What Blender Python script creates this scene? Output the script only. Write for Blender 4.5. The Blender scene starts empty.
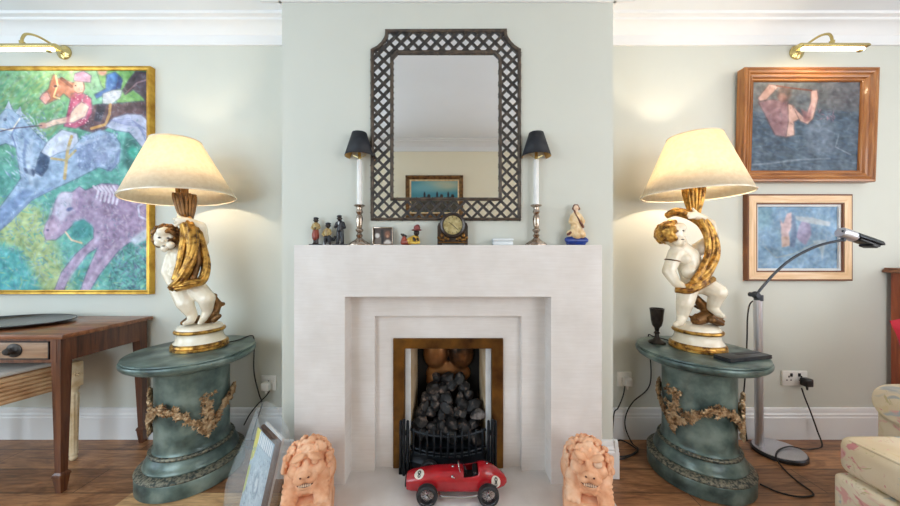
import bpy, bmesh, math, random
import numpy as np
from mathutils import Vector, Matrix, Euler

random.seed(7)
rng = np.random.default_rng(7)
SC = bpy.context.scene
COL = SC.collection
F = 310.0            # focal length in pixels for a 900 px wide frame
EYE = 1.08           # camera height
PI = math.pi

# ------------------------------------------------------------------ measuring helpers (photo pixel -> metres)
def Pd(px, py, d):
    s = F / d
    return Vector(((px - 450) / s, d, EYE - (py - 253) / s))
def Pz(px, py, z):
    s = (py - 253) / (EYE - z)
    return Vector(((px - 450) / s, F / s, z))

# ------------------------------------------------------------------ materials
def lin(c):
    return tuple(((v / 255) / 12.92 if v / 255 <= .04045 else ((v / 255 + .055) / 1.055) ** 2.4) for v in c) + (1.0,)

class N:
    def __init__(self, name):
        self.m = bpy.data.materials.new(name); self.m.use_nodes = True
        self.t = self.m.node_tree; self.b = self.t.nodes['Principled BSDF']; self.out = self.t.nodes['Material Output']
    def n(self, kind, **kw):
        x = self.t.nodes.new(kind)
        for k, v in kw.items():
            if k.startswith('i_'):
                x.inputs[k[2:].replace('_', ' ')].default_value = v
            else: setattr(x, k, v)
        return x
    def l(self, a, b): self.t.links.new(a, b)
    def coords(self, scale=(1, 1, 1), rot=(0, 0, 0)):
        tc = self.n('ShaderNodeTexCoord'); mp = self.n('ShaderNodeMapping')
        mp.inputs['Scale'].default_value = scale; mp.inputs['Rotation'].default_value = rot
        self.l(tc.outputs['Object'], mp.inputs['Vector']); return mp.outputs['Vector']
    def ramp(self, fac, stops):
        r = self.n('ShaderNodeValToRGB'); e = r.color_ramp.elements
        while len(e) < len(stops): e.new(.5)
        for k, (p, c) in enumerate(stops): e[k].position = p; e[k].color = lin(c)
        self.l(fac, r.inputs['Fac']); return r.outputs['Color']
    def noise(self, vec, scale, detail=4, rough=.55, dist=0):
        x = self.n('ShaderNodeTexNoise'); x.inputs['Scale'].default_value = scale
        x.inputs['Detail'].default_value = detail; x.inputs['Roughness'].default_value = rough
        x.inputs['Distortion'].default_value = dist
        self.l(vec, x.inputs['Vector']); return x.outputs['Fac']
    def mix(self, fac, a, b, mode='MIX'):
        x = self.n('ShaderNodeMix', data_type='RGBA', blend_type=mode)
        for v, i in ((fac, 0), (a, 6), (b, 7)):
            if isinstance(v, (float, int)): x.inputs[i].default_value = v
            elif isinstance(v, tuple): x.inputs[i].default_value = v
            else: self.l(v, x.inputs[i])
        return x.outputs[2]
    def bump(self, fac, strength, dist=.002):
        b = self.n('ShaderNodeBump'); b.inputs['Strength'].default_value = strength; b.inputs['Distance'].default_value = dist
        self.l(fac, b.inputs['Height']); self.l(b.outputs['Normal'], self.b.inputs['Normal'])
    def set(self, **kw):
        for k, v in kw.items(): self.b.inputs[k.replace('_', ' ')].default_value = v
        return self

def mat(name, c, rough=.5, metal=0, c2=None, nscale=12, contrast=(.35, .65), stretch=(1, 1, 1), bump=0, bscale=40, coat=0, c3=None):
    k = N(name); k.set(Roughness=rough, Metallic=metal)
    if coat: k.b.inputs['Coat Weight'].default_value = coat; k.b.inputs['Coat Roughness'].default_value = .15
    v = k.coords(stretch)
    if c2 is None: c2 = tuple(max(0, x * .94) for x in c)
    f = k.noise(v, nscale)
    stops = [(contrast[0], c2), (contrast[1], c)]
    if c3: stops = [(contrast[0], c2), (sum(contrast) / 2, c), (contrast[1], c3)]
    k.l(k.ramp(f, stops), k.b.inputs['Base Color'])
    if bump: k.bump(k.noise(v, bscale, 3), bump)
    return k.m

def wood(name, dark, mid, light, axis='x', rough=.35, coat=.3, sc=1.0):
    k = N(name); k.set(Roughness=rough); k.b.inputs['Coat Weight'].default_value = coat
    st = {'x': (1.2, 14, 14), 'y': (14, 1.2, 14), 'z': (14, 14, 1.2)}[axis]
    v = k.coords(tuple(q * sc for q in st))
    f = k.noise(v, 3.0, 6, .6, .6)
    k.l(k.ramp(f, [(.3, dark), (.5, mid), (.72, light)]), k.b.inputs['Base Color'])
    k.bump(k.noise(v, 9, 3), .08); return k.m

def wallpaint(name, c):
    k = N(name); k.set(Roughness=.75); v = k.coords()
    f = k.noise(v, 2.5, 3)
    k.l(k.ramp(f, [(.3, tuple(x * .985 for x in c)), (.7, c)]), k.b.inputs['Base Color'])
    k.bump(k.noise(v, 260, 2), .04, .001); return k.m

M = {}
M['wall'] = wallpaint('sage_wall_paint', (205, 207, 198))
M['cream_wall'] = wallpaint('cream_wall_paint', (240, 232, 208))
M['white'] = wallpaint('white_gloss_paint', (232, 233, 234))
M['white'].node_tree.nodes['Principled BSDF'].inputs['Roughness'].default_value = .4
M['ceiling'] = wallpaint('ceiling_paint', (232, 236, 240))
M['plastic_white'] = mat('white_plastic', (236, 234, 228), .3)
M['plastic_black'] = mat('black_plastic', (22, 22, 24), .35)
M['rubber'] = mat('black_rubber', (24, 24, 26), .6, bump=.2, bscale=120)
M['cable'] = mat('black_cable', (26, 25, 26), .5)
M['chrome'] = mat('polished_chrome', (205, 205, 208), .12, 1)
M['alu'] = mat('brushed_aluminium', (214, 214, 220), .38, .85, stretch=(40, 40, 1), nscale=6)
M['gunmetal'] = mat('gunmetal', (74, 78, 84), .35, .9)
M['brass'] = mat('polished_brass', (214, 198, 140), .24, .9, c2=(196, 176, 112))
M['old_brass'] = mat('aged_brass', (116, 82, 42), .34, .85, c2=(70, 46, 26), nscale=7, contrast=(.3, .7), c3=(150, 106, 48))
M['silver'] = mat('silver_plate', (196, 182, 168), .2, 1, c2=(150, 132, 116), nscale=30)
M['pewter'] = mat('dark_pewter', (66, 60, 56), .4, .8, c2=(44, 40, 38), nscale=20)
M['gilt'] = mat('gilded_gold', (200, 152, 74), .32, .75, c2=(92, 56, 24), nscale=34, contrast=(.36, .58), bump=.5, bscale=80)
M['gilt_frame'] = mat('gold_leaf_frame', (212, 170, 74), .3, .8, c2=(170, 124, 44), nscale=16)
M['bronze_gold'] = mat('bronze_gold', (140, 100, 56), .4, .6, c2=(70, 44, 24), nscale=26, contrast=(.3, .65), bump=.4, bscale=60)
M['ivory'] = mat('ivory_ceramic', (238, 230, 212), .22, c2=(222, 208, 182), nscale=14, coat=.4)
M['eye'] = mat('painted_eye', (58, 44, 36), .3)
M['terracotta'] = mat('terracotta', (232, 178, 140), .8, c2=(210, 142, 100), nscale=16, contrast=(.3, .7), c3=(242, 202, 170), bump=.25, bscale=90)
M['terra_dark'] = mat('terracotta_mouth', (96, 48, 34), .9)
M['limewash_eye'] = mat('chalky_eye', (226, 196, 170), .8)
M['coal'] = mat('ceramic_coal', (24, 22, 22), .6, c2=(12, 11, 11), nscale=26, contrast=(.4, .72), c3=(120, 104, 94), bump=.8, bscale=60)
M['ash'] = mat('ashy_coal', (120, 112, 108), .85, c2=(24, 22, 22), nscale=22, contrast=(.4, .62), bump=.6, bscale=40)
M['iron'] = mat('black_cast_iron', (34, 40, 46), .42, .55, c2=(20, 23, 27), nscale=30, bump=.2, bscale=80)
M['fire_cream'] = mat('cream_fireclay', (216, 196, 164), .85, c2=(178, 150, 112), nscale=6)
M['fire_back'] = mat('scorched_copper_back', (120, 78, 44), .35, .7, c2=(20, 15, 12), nscale=5, contrast=(.36, .62), c3=(150, 104, 62))
M['soot'] = mat('soot_black', (16, 14, 13), .9)
M['lip_highlight'] = mat('lip_highlight_white', (232, 234, 236), .3)  # near-white colour paints the light caught on the firebox's front edges
M['verdigris'] = mat('verdigris_bronze', (88, 106, 101), .3, .2, c2=(48, 62, 60), nscale=8, contrast=(.34, .66), c3=(126, 142, 134), bump=.12, bscale=60)
M['verdigris_ring'] = mat('bronze_leaf_band', (134, 128, 110), .5, .4, c2=(54, 62, 58), nscale=90, contrast=(.4, .6), bump=1.0, bscale=110)
M['garland'] = mat('bronze_garland', (156, 124, 88), .5, .5, c2=(70, 50, 34), nscale=40, contrast=(.3, .6), c3=(190, 164, 130))
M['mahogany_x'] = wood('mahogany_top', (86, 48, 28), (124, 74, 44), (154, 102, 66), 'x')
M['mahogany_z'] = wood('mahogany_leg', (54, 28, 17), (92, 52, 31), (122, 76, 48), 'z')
M['drawer_wood'] = wood('faded_drawer_front', (112, 86, 68), (146, 116, 92), (168, 138, 112), 'x')
M['dark_edge'] = mat('ebony_line', (32, 20, 16), .4)
M['pine_x'] = wood('pine_frame_rail', (116, 66, 28), (156, 98, 46), (186, 130, 72), 'x')
M['pine_z'] = wood('pine_frame_stile', (116, 66, 28), (156, 98, 46), (186, 130, 72), 'z')
M['pale_x'] = wood('pale_frame_rail', (196, 156, 112), (220, 184, 142), (232, 204, 168), 'x', .5, .1)
M['pale_z'] = wood('pale_frame_stile', (196, 156, 112), (220, 184, 142), (232, 204, 168), 'z', .5, .1)
M['frame_brown'] = mat('brown_frame_line', (112, 66, 34), .5)
M['cabinet'] = wood('red_mahogany', (104, 44, 20), (142, 66, 32), (168, 88, 46), 'z')
M['fruitwood'] = mat('reeded_fruitwood', (206, 170, 130), .45, c2=(176, 132, 92), nscale=14, contrast=(.3, .65))
M['limed'] = mat('limed_gilt_wood', (228, 210, 176), .5, c2=(196, 164, 118), nscale=16, contrast=(.35, .65))
M['seat_cloth'] = mat('cream_seat_cloth', (206, 202, 194), .9, bump=.3, bscale=240)
M['tray'] = mat('dark_lacquer_tray', (74, 76, 80), .22, .5, c2=(48, 48, 52), nscale=5)
M['tray_rim'] = mat('black_lacquer_rim', (22, 18, 18), .3)
M['mirror'] = N('mirror_glass').set(Metallic=1.0, Roughness=.01).m
M['mirror'].node_tree.nodes['Principled BSDF'].inputs['Base Color'].default_value = (.93, .95, .96, 1)
M['lattice'] = mat('antique_lattice_paint', (96, 82, 68), .55, .2, c2=(52, 46, 42), nscale=40, contrast=(.35, .65), bump=.3, bscale=90)
M['lattice_dark'] = mat('dark_lattice_bar', (70, 64, 58), .5, .2, c2=(36, 36, 38), nscale=50, contrast=(.35, .65))
M['candle'] = mat('white_wax', (240, 240, 238), .4)
M['shade_black'] = mat('black_card_shade', (24, 28, 36), .6)
M['shade_gold'] = mat('gold_shade_lining', (196, 158, 96), .4, .5)
M['limestone'] = None
M['red_car'] = mat('red_toy_enamel', (186, 28, 38), .26, c2=(152, 20, 30), nscale=10, coat=.5)
M['cockpit'] = mat('dark_cockpit', (22, 18, 20), .6)
M['tyre'] = mat('toy_tyre', (30, 30, 33), .6)
M['decal_white'] = mat('decal_white', (232, 226, 214), .4)
M['decal_black'] = mat('decal_black', (18, 16, 16), .4)
M['glaze_dark'] = mat('dark_brown_glaze', (44, 30, 26), .35, c2=(26, 20, 18), nscale=40)
M['glaze_navy'] = mat('navy_glaze', (30, 32, 42), .35, c2=(16, 18, 24), nscale=40)
M['glaze_red'] = mat('rust_red_glaze', (158, 70, 48), .35, c2=(120, 44, 32), nscale=40)
M['glaze_yellow'] = mat('yellow_glaze', (220, 186, 80), .35, c2=(190, 146, 52), nscale=40)
M['glaze_khaki'] = mat('khaki_glaze', (176, 156, 100), .35, c2=(140, 110, 64), nscale=40)
M['glaze_cream'] = mat('cream_glaze', (232, 208, 166), .3, c2=(206, 168, 116), nscale=40)
M['glaze_brown'] = mat('chestnut_glaze', (108, 58, 40), .3)
M['glaze_blue'] = mat('cobalt_glaze', (34, 66, 150), .3, c2=(22, 44, 112), nscale=40)
M['glaze_hat'] = mat('plum_hat_glaze', (140, 66, 60), .4, c2=(100, 42, 44), nscale=40)
M['glaze_white'] = mat('white_glaze', (222, 228, 232), .25)
M['glaze_skin'] = mat('pale_skin_glaze', (238, 206, 178), .3)
M['clock_face'] = mat('brass_clock_dial', (208, 196, 150), .35, .4, c2=(160, 142, 92), nscale=50)
M['clock_case'] = mat('dark_tortoiseshell_case', (52, 36, 28), .3, c2=(26, 18, 16), nscale=30, coat=.4)
M['page'] = mat('paper_edges', (120, 96, 84), .8, c2=(70, 50, 42), nscale=3, stretch=(1, 1, 1))
M['page_white'] = mat('white_paper_edges', (214, 214, 214), .8)
M['black_box'] = mat('black_leather_box', (38, 42, 48), .35, c2=(28, 30, 34), nscale=30)
M['red_cloth'] = mat('crimson_cushion_cloth', (176, 24, 44), .85, bump=.3, bscale=240)
M['bulb'] = N('lit_bulb').m
for key, col, st in (('bulb', (1, .74, .42, 1), 8), ('strip', (1, .88, .68, 1), 3.5)):
    k = N('lit_' + key); k.b.inputs['Emission Color'].default_value = col; k.b.inputs['Emission Strength'].default_value = st
    M[key] = k.m

def limestone():
    k = N('pale_limestone'); k.set(Roughness=.6)
    v = k.coords((2, 2, 30)); f = k.noise(v, 4, 6, .6)
    v2 = k.coords((3, 3, 3)); f2 = k.noise(v2, 2, 3)
    a = k.ramp(f, [(.3, (220, 215, 211)), (.7, (227, 223, 220))])
    b = k.ramp(f2, [(.3, (232, 228, 224)), (.7, (255, 255, 255))])
    k.l(k.mix(.6, a, b, 'MULTIPLY'), k.b.inputs['Base Color'])
    k.bump(k.noise(k.coords(), 150, 3), .05, .001); return k.m
M['limestone'] = limestone()

def floor_mat(name, c1, c2, dark):
    k = N(name); k.set(Roughness=.36)
    v = k.coords()
    br = k.n('ShaderNodeTexBrick'); br.offset = .37
    br.inputs['Scale'].default_value = 1; br.inputs['Brick Width'].default_value = 1.7; br.inputs['Row Height'].default_value = .155
    br.inputs['Mortar Size'].default_value = .0018; br.inputs['Mortar Smooth'].default_value = .2
    br.inputs['Color1'].default_value = lin(c1); br.inputs['Color2'].default_value = lin(c2); br.inputs['Mortar'].default_value = lin(dark)
    k.l(v, br.inputs['Vector'])
    g = k.noise(k.coords((1.6, 16, 1)), 3.2, 7, .62, 1.2)
    gr = k.ramp(g, [(.28, (120, 96, 80)), (.5, (215, 200, 190)), (.72, (255, 246, 236))])
    kn = k.noise(k.coords((2, 5, 1)), 1.6, 4, .6, 2.0)
    kr = k.ramp(kn, [(.3, (150, 120, 100)), (.55, (255, 255, 255))])
    c = k.mix(.85, br.outputs['Color'], gr, 'MULTIPLY'); c = k.mix(.7, c, kr, 'MULTIPLY')
    k.l(c, k.b.inputs['Base Color'])
    k.bump(br.outputs['Fac'], -.3, .002); return k.m
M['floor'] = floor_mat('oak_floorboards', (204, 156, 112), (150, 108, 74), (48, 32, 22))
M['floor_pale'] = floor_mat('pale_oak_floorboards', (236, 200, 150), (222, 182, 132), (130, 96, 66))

def floral():
    k = N('floral_linen'); k.set(Roughness=.95)
    v = k.coords()
    base = k.ramp(k.noise(v, 5, 3), [(.35, (216, 198, 166)), (.65, (230, 218, 194))])
    def blot(scale, off, lo, hi):
        mp = k.coords((1, 1, 1)); ad = k.n('ShaderNodeVectorMath', operation='ADD'); ad.inputs[1].default_value = off
        k.l(mp, ad.inputs[0])
        f = k.noise(ad.outputs[0], scale, 3, .6, 1.5)
        return k.ramp(f, [(lo, (0, 0, 0)), (hi, (255, 255, 255))])
    c = k.mix(blot(6, (3, 1, 7), .57, .62), base, lin((216, 198, 158)))
    c = k.mix(blot(7, (9, 4, 2), .58, .63), c, lin((222, 168, 160)))
    c = k.mix(blot(8, (1, 8, 5), .6, .65), c, lin((178, 182, 182)))
    c = k.mix(blot(13, (6, 2, 9), .61, .66), c, lin((196, 182, 140)))
    c = k.mix(blot(14, (2, 5, 1), .63, .67), c, lin((208, 140, 140)))
    k.l(c, k.b.inputs['Base Color']); k.bump(k.noise(v, 300, 2), .2); return k.m
M['floral'] = floral()

def lampshade_mat():
    k = N('cream_parchment_shade'); v = k.coords()
    col = k.ramp(k.noise(v, 60, 3), [(.3, (232, 220, 196)), (.7, (244, 234, 214))])
    d = k.n('ShaderNodeBsdfDiffuse'); t = k.n('ShaderNodeBsdfTranslucent'); mx = k.n('ShaderNodeMixShader')
    k.l(col, d.inputs['Color']); k.l(col, t.inputs['Color']); mx.inputs[0].default_value = .5
    k.l(d.outputs[0], mx.inputs[1]); k.l(t.outputs[0], mx.inputs[2]); k.l(mx.outputs[0], k.out.inputs['Surface'])
    return k.m
M['shade'] = lampshade_mat()
def bag_mat():
    k = N('clear_polythene'); k.set(Roughness=.18)
    k.b.inputs['Base Color'].default_value = lin((214, 226, 232)); k.b.inputs['Alpha'].default_value = .2
    k.bump(k.noise(k.coords(), 26, 3), .5, .01); return k.m
M['bag'] = bag_mat()
def pane_mat():
    k = N('window_pane'); tr = k.n('ShaderNodeBsdfTransparent'); gl = k.n('ShaderNodeBsdfGlossy'); gl.inputs['Roughness'].default_value = .02
    mx = k.n('ShaderNodeMixShader'); mx.inputs[0].default_value = .06
    k.l(tr.outputs[0], mx.inputs[1]); k.l(gl.outputs[0], mx.inputs[2]); k.l(mx.outputs[0], k.out.inputs['Surface']); return k.m
M['pane'] = pane_mat()
def vcol(name, rough=.6):
    k = N(name); a = k.n('ShaderNodeVertexColor'); a.layer_name = 'Col'
    k.l(a.outputs['Color'], k.b.inputs['Base Color']); k.set(Roughness=rough)
    k.bump(k.noise(k.coords(), 160, 3), .15, .001); return k.m
M['oil'] = vcol('oil_paint', .55)
M['print'] = vcol('printed_cover', .35)

# ------------------------------------------------------------------ geometry
WLOC = {}
def thing(name, label, cat, loc=(0, 0, 0), group=None):
    o = bpy.data.objects.new(name, None); COL.objects.link(o); o.location = loc
    o.empty_display_size = .05
    o['label'] = label; o['category'] = cat
    if group: o['group'] = group
    WLOC[o.name] = Vector(loc); return o
def tag(o, label, cat, group=None):
    o['label'] = label; o['category'] = cat
    if group: o['group'] = group
    return o
def root_loc(p):
    while p is not None:
        if p.name in WLOC: return WLOC[p.name]
        p = p.parent
    return Vector((0, 0, 0))
def mats(m):
    return [M[x] if isinstance(x, str) else x for x in (m if isinstance(m, (list, tuple)) else [m])]
def link_mesh(name, me, m, parent=None, smooth=40, loc=None):
    for x in mats(m):
        if len(me.materials) < len(mats(m)): me.materials.append(x)
    if smooth:
        me.polygons.foreach_set('use_smooth', [True] * len(me.polygons))
        try: me.set_sharp_from_angle(angle=math.radians(smooth))
        except Exception: pass
    me.update()
    o = bpy.data.objects.new(name, me); COL.objects.link(o)
    if parent is not None: o.parent = parent
    elif loc is not None: o.location = loc
    return o

class G:
    def __init__(self): self.v = []; self.f = []; self.mi = []
    def add(self, vs, fs, mx=None, mi=0):
        b = len(self.v)
        for q in vs:
            q = Vector(q)
            self.v.append(mx @ q if mx is not None else q)
        for q in fs: self.f.append(tuple(b + i for i in q)); self.mi.append(mi)
        return self
    def box(self, lo, hi, bev=0, mi=0, mx=None, seg=2):
        bm = bmesh.new(); bmesh.ops.create_cube(bm, size=1)
        lo, hi = Vector(lo), Vector(hi)
        for q in bm.verts: q.co = Vector([lo[i] + (q.co[i] + .5) * (hi[i] - lo[i]) for i in range(3)])
        if bev: bmesh.ops.bevel(bm, geom=list(bm.edges), offset=bev, segments=seg, profile=.5, affect='EDGES')
        bm.verts.index_update()
        self.add([q.co for q in bm.verts], [[q.index for q in f.verts] for f in bm.faces], mx, mi); bm.free(); return self
    def lathe(self, prof, c=(0, 0, 0), n=48, mi=0, mx=None, sx=1, sy=1, wob=None, closed=False):
        vs = []; fs = []; m = len(prof)
        for j in range(n):
            a = 2 * PI * j / n
            for i, (r, z) in enumerate(prof):
                k = wob(a, i, z) if wob else 1
                vs.append(Vector((c[0] + r * k * sx * math.cos(a), c[1] + r * k * sy * math.sin(a), c[2] + z)))
        for j in range(n):
            j2 = (j + 1) % n
            for i in range(m - 1 + (1 if closed else 0)):
                i2 = (i + 1) % m
                fs.append((j * m + i, j2 * m + i, j2 * m + i2, j * m + i2))
        if not closed:
            fs.append(tuple(j * m for j in range(n))[::-1]); fs.append(tuple(j * m + m - 1 for j in range(n)))
        return self.add(vs, fs, mx, mi)
    def shell(self, prof, c=(0, 0, 0), n=48, mi=0, mx=None):   # open surface of revolution
        vs = []; fs = []; m = len(prof)
        for j in range(n):
            a = 2 * PI * j / n
            for r, z in prof: vs.append(Vector((c[0] + r * math.cos(a), c[1] + r * math.sin(a), c[2] + z)))
        for j in range(n):
            j2 = (j + 1) % n
            for i in range(m - 1): fs.append((j * m + i, j2 * m + i, j2 * m + i + 1, j * m + i + 1))
        return self.add(vs, fs, mx, mi)
    def tube(self, pts, r, n=10, mi=0, flat=None):
        pts = [Vector(p) for p in pts]; m = len(pts)
        rr = r if isinstance(r, (list, tuple)) else [r] * m
        vs = []; fs = []; up = None
        for i, p in enumerate(pts):
            t = (pts[min(i + 1, m - 1)] - pts[max(i - 1, 0)])
            t = t.normalized() if t.length > 1e-9 else Vector((0, 0, 1))
            if up is None: up = t.orthogonal().normalized()
            up = (up - t * up.dot(t))
            up = up.normalized() if up.length > 1e-6 else t.orthogonal().normalized()
            sd = t.cross(up)
            for j in range(n):
                a = 2 * PI * j / n
                o = up * math.cos(a) + sd * math.sin(a)
                vs.append(p + o * rr[i])
        for i in range(m - 1):
            for j in range(n):
                j2 = (j + 1) % n
                fs.append((i * n + j, i * n + j2, (i + 1) * n + j2, (i + 1) * n + j))
        fs.append(tuple(range(n))[::-1]); fs.append(tuple((m - 1) * n + j for j in range(n)))
        return self.add(vs, fs, None, mi)
    def ell(self, c, r, mi=0, rot=None, n=14):
        if not isinstance(r, (list, tuple)): r = (r, r, r)
        R = (Euler(rot).to_matrix() if rot else Matrix.Identity(3))
        vs = []; fs = []; m = n // 2 + 1; c = Vector(c)
        vs.append(c + R @ Vector((0, 0, -r[2])))
        for i in range(1, m):
            th = -PI / 2 + PI * i / m
            for j in range(n):
                a = 2 * PI * j / n
                vs.append(c + R @ Vector((r[0] * math.cos(th) * math.cos(a), r[1] * math.cos(th) * math.sin(a), r[2] * math.sin(th))))
        vs.append(c + R @ Vector((0, 0, r[2])))
        for j in range(n):
            j2 = (j + 1) % n
            fs.append((0, 1 + j2, 1 + j))
            for i in range(m - 2): fs.append((1 + i * n + j, 1 + i * n + j2, 1 + (i + 1) * n + j2, 1 + (i + 1) * n + j))
            fs.append((1 + (m - 2) * n + j, 1 + (m - 2) * n + j2, len(vs) - 1))
        return self.add(vs, fs, None, mi)
    def limb(self, pts):     # chain of (point, radius): tapered capsules
        for (p, r) in pts: self.ell(p, r, n=12)
        for (a, ra), (b, rb) in zip(pts, pts[1:]): self.tube([a, b], [ra, rb], 12)
        return self
    def prism(self, poly, a, b, axis='x', mi=0):   # polygon in the other two axes, extruded between a and b
        def mk(u, v, w):
            return {'x': (w, u, v), 'y': (u, w, v), 'z': (u, v, w)}[axis]
        n = len(poly); vs = [mk(u, v, a) for u, v in poly] + [mk(u, v, b) for u, v in poly]
        fs = [tuple(range(n))[::-1], tuple(range(n, 2 * n))]
        for i in range(n): j = (i + 1) % n; fs.append((i, j, n + j, n + i))
        return self.add(vs, fs, None, mi)
    def rot(self, mx): self.v = [mx @ q for q in self.v]; return self
    def mesh(self, name, off=Vector((0, 0, 0))):
        me = bpy.data.meshes.new(name); me.from_pydata([tuple(q - off) for q in self.v], [], self.f)
        me.polygons.foreach_set('material_index', self.mi)
        bm = bmesh.new(); bm.from_mesh(me); bmesh.ops.recalc_face_normals(bm, faces=bm.faces); bm.to_mesh(me); bm.free()
        return me
    def build(self, name, m, parent=None, smooth=40, loc=None):
        off = root_loc(parent) if parent is not None else (Vector(loc) if loc is not None else Vector((0, 0, 0)))
        return link_mesh(name, self.mesh(name, off), m, parent, smooth, off if parent is None else None)
    def blob(self, name, m, parent, voxel=.004, smooth_it=4, loc=None):      # fuse all shells to one skin
        off = root_loc(parent) if parent is not None else (Vector(loc) if loc is not None else Vector((0, 0, 0)))
        me = self.mesh(name + '_tmp', off); t = bpy.data.objects.new('tmp', me); COL.objects.link(t)
        r = t.modifiers.new('r', 'REMESH'); r.mode = 'VOXEL'; r.voxel_size = voxel; r.use_smooth_shade = True
        if smooth_it:
            s = t.modifiers.new('s', 'SMOOTH'); s.factor = .5; s.iterations = smooth_it
        dg = bpy.context.evaluated_depsgraph_get(); dg.update()
        ev = t.evaluated_get(dg); me2 = bpy.data.meshes.new_from_object(ev)
        me2.name = name; bpy.data.objects.remove(t); bpy.data.meshes.remove(me)
        me2.materials.clear()
        me2.polygons.foreach_set('material_index', [0] * len(me2.polygons))
        return link_mesh(name, me2, m, parent, 180, off if parent is None else None)

def curve(pts, k=8):                                                # Catmull-Rom
    pts = [Vector(p) for p in pts]; out = []
    q = [pts[0] * 2 - pts[1]] + pts + [pts[-1] * 2 - pts[-2]]
    for i in range(1, len(q) - 2):
        for j in range(k):
            t = j / k; a, b, c, d = q[i - 1], q[i], q[i + 1], q[i + 2]
            out.append(.5 * ((2 * b) + (c - a) * t + (2 * a - 5 * b + 4 * c - d) * t * t + (3 * b - a - 3 * c + d) * t ** 3))
    out.append(pts[-1]); return out
def copy_tree(o, parent=None):
    c = o.copy(); COL.objects.link(c)
    if parent: c.parent = parent
    for ch in list(o.children): copy_tree(ch, c)
    return c
def struct(o): o['kind'] = 'structure'; return o

# ------------------------------------------------------------------ the room
YW, YB, YR = F / 171, F / 206.5, -.70
XL, XR, ZC = -3.7, 3.7, 2.42
BX0, BX1 = (282 - 450) / 206.5, (613 - 450) / 206.5
CX = -2 / 217
g = G()
g.box((XL, YR, -.05), (XR, YW + .15, 0)); fl = g.build('floor', 'floor', None, 0); struct(fl)
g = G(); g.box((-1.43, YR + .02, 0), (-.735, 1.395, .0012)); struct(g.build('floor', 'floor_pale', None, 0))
g = G(); g.box((XL - .1, YR - .1, ZC), (XR + .1, YW + .15, ZC + .08)); struct(g.build('ceiling', 'ceiling', None, 0))
g = G(); g.box((XL, YW, 0), (XR, YW + .15, ZC)); struct(g.build('wall_back', 'wall', None, 0))
WX0, WX1, WZ0, WZ1 = 1.15, 2.75, .55, 2.12        # two windows in the wall opposite the fireplace
g = G()
for x0, x1 in ((XL, -WX1), (-WX0, WX0), (WX1, XR)): g.box((x0, YR - .1, 0), (x1, YR, ZC))
for x0, x1 in ((-WX1, -WX0), (WX0, WX1)): g.box((x0, YR - .1, 0), (x1, YR, WZ0)); g.box((x0, YR - .1, WZ1), (x1, YR, ZC))
struct(g.build('wall_front', 'cream_wall', None, 0))
# chimney breast, with the fireplace opening
g = G()
g.box((BX0, YB, 0), (CX - .5, YW, ZC)); g.box((CX + .5, YB, 0), (BX1, YW, ZC)); g.box((CX - .5, YB, .9), (CX + .5, YW, ZC))
struct(g.build('wall_chimney', 'wall', None, 0))
EY0, EY1 = -.5, .8
for side, x0, x1, nm in (('left', XL - .1, XL, 'window_3'), ('right', XR, XR + .1, 'window_4')):
    g = G(); g.box((x0, YR - .1, 0), (x1, EY0, ZC)); g.box((x0, EY1, 0), (x1, YW + .15, ZC)); g.box((x0, EY0, 0), (x1, EY1, WZ0)); g.box((x0, EY0, WZ1), (x1, EY1, ZC))
    struct(g.build('wall_' + side, 'wall', None, 0))
    g = G(); xm = (x0 + x1) / 2
    for yy in (EY0, (EY0 + EY1) / 2 - .02, EY1 - .04): g.box((xm - .03, yy, WZ0), (xm + .03, yy + .04, WZ1))
    for zz in (WZ0, (WZ0 + WZ1) / 2 - .02, WZ1 - .04): g.box((xm - .028, EY0, zz), (xm + .028, EY1, zz + .04))
    w = struct(g.build(nm, 'white', None, 0))
    gp = G(); gp.box((xm - .003, EY0 + .02, WZ0 + .02), (xm + .003, EY1 - .02, WZ1 - .02)); gp.build('window_pane', 'pane', w, 0)
for nm, x0, x1 in (('window_1', -WX1, -WX0), ('window_2', WX0, WX1)):
    g = G(); ym = YR - .05
    for xx in (x0, (x0 + x1) / 2 - .02, x1 - .04): g.box((xx, ym - .03, WZ0), (xx + .04, ym + .03, WZ1))
    for zz in (WZ0, (WZ0 + WZ1) / 2 - .02, WZ1 - .04): g.box((x0, ym - .028, zz), (x1, ym + .028, zz + .04))
    w = struct(g.build(nm, 'white', None, 0))
    gp = G(); gp.box((x0 + .02, ym - .003, WZ0 + .02), (x1 - .02, ym + .003, WZ1 - .02)); gp.build('window_pane', 'pane', w, 0)
# cornice and skirting
cor = [(0, 2.29), (.012, 2.29), (.014, 2.343), (.02, 2.349), (.028, 2.358), (.042, 2.375), (.06, 2.386), (.075, 2.39), (.078, 2.402), (.1, 2.406), (.1, ZC), (0, ZC)]
def corn(name, *runs):
    g = G()
    for kind, base, sg, a, b in runs:
        poly = [(base + sg * p, z) for p, z in cor]
        g.prism(poly, a, b, kind)
    struct(g.build(name, 'white', None, 30))
corn('trim_1', ('x', YW, -1, XL, BX0), ('y', BX0, -1, YB - .102, YW))
corn('trim_2', ('x', YW, -1, BX1, XR), ('y', BX1, 1, YB - .102, YW))
corn('trim_3', ('x', YB, -1, BX0 - .098, BX1 + .098))
corn('trim_4', ('x', YR, 1, XL, XR))
sk = [(0, 0), (.02, 0), (.02, .125), (.016, .132), (.018, .14), (.012, .152), (.012, .165), (.008, .175), (0, .178)]
def skirt(name, *runs):
    g = G()
    for kind, base, sg, a, b in runs: g.prism([(base + sg * p, z) for p, z in sk], a, b, kind)
    struct(g.build(name, 'white', None, 25))
skirt('baseboard_left', ('x', YW, -1, XL, BX0), ('y', BX0, -1, YB - .0212, YW), ('x', YB, -1, BX0 - .0188, CX - .715))
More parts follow.
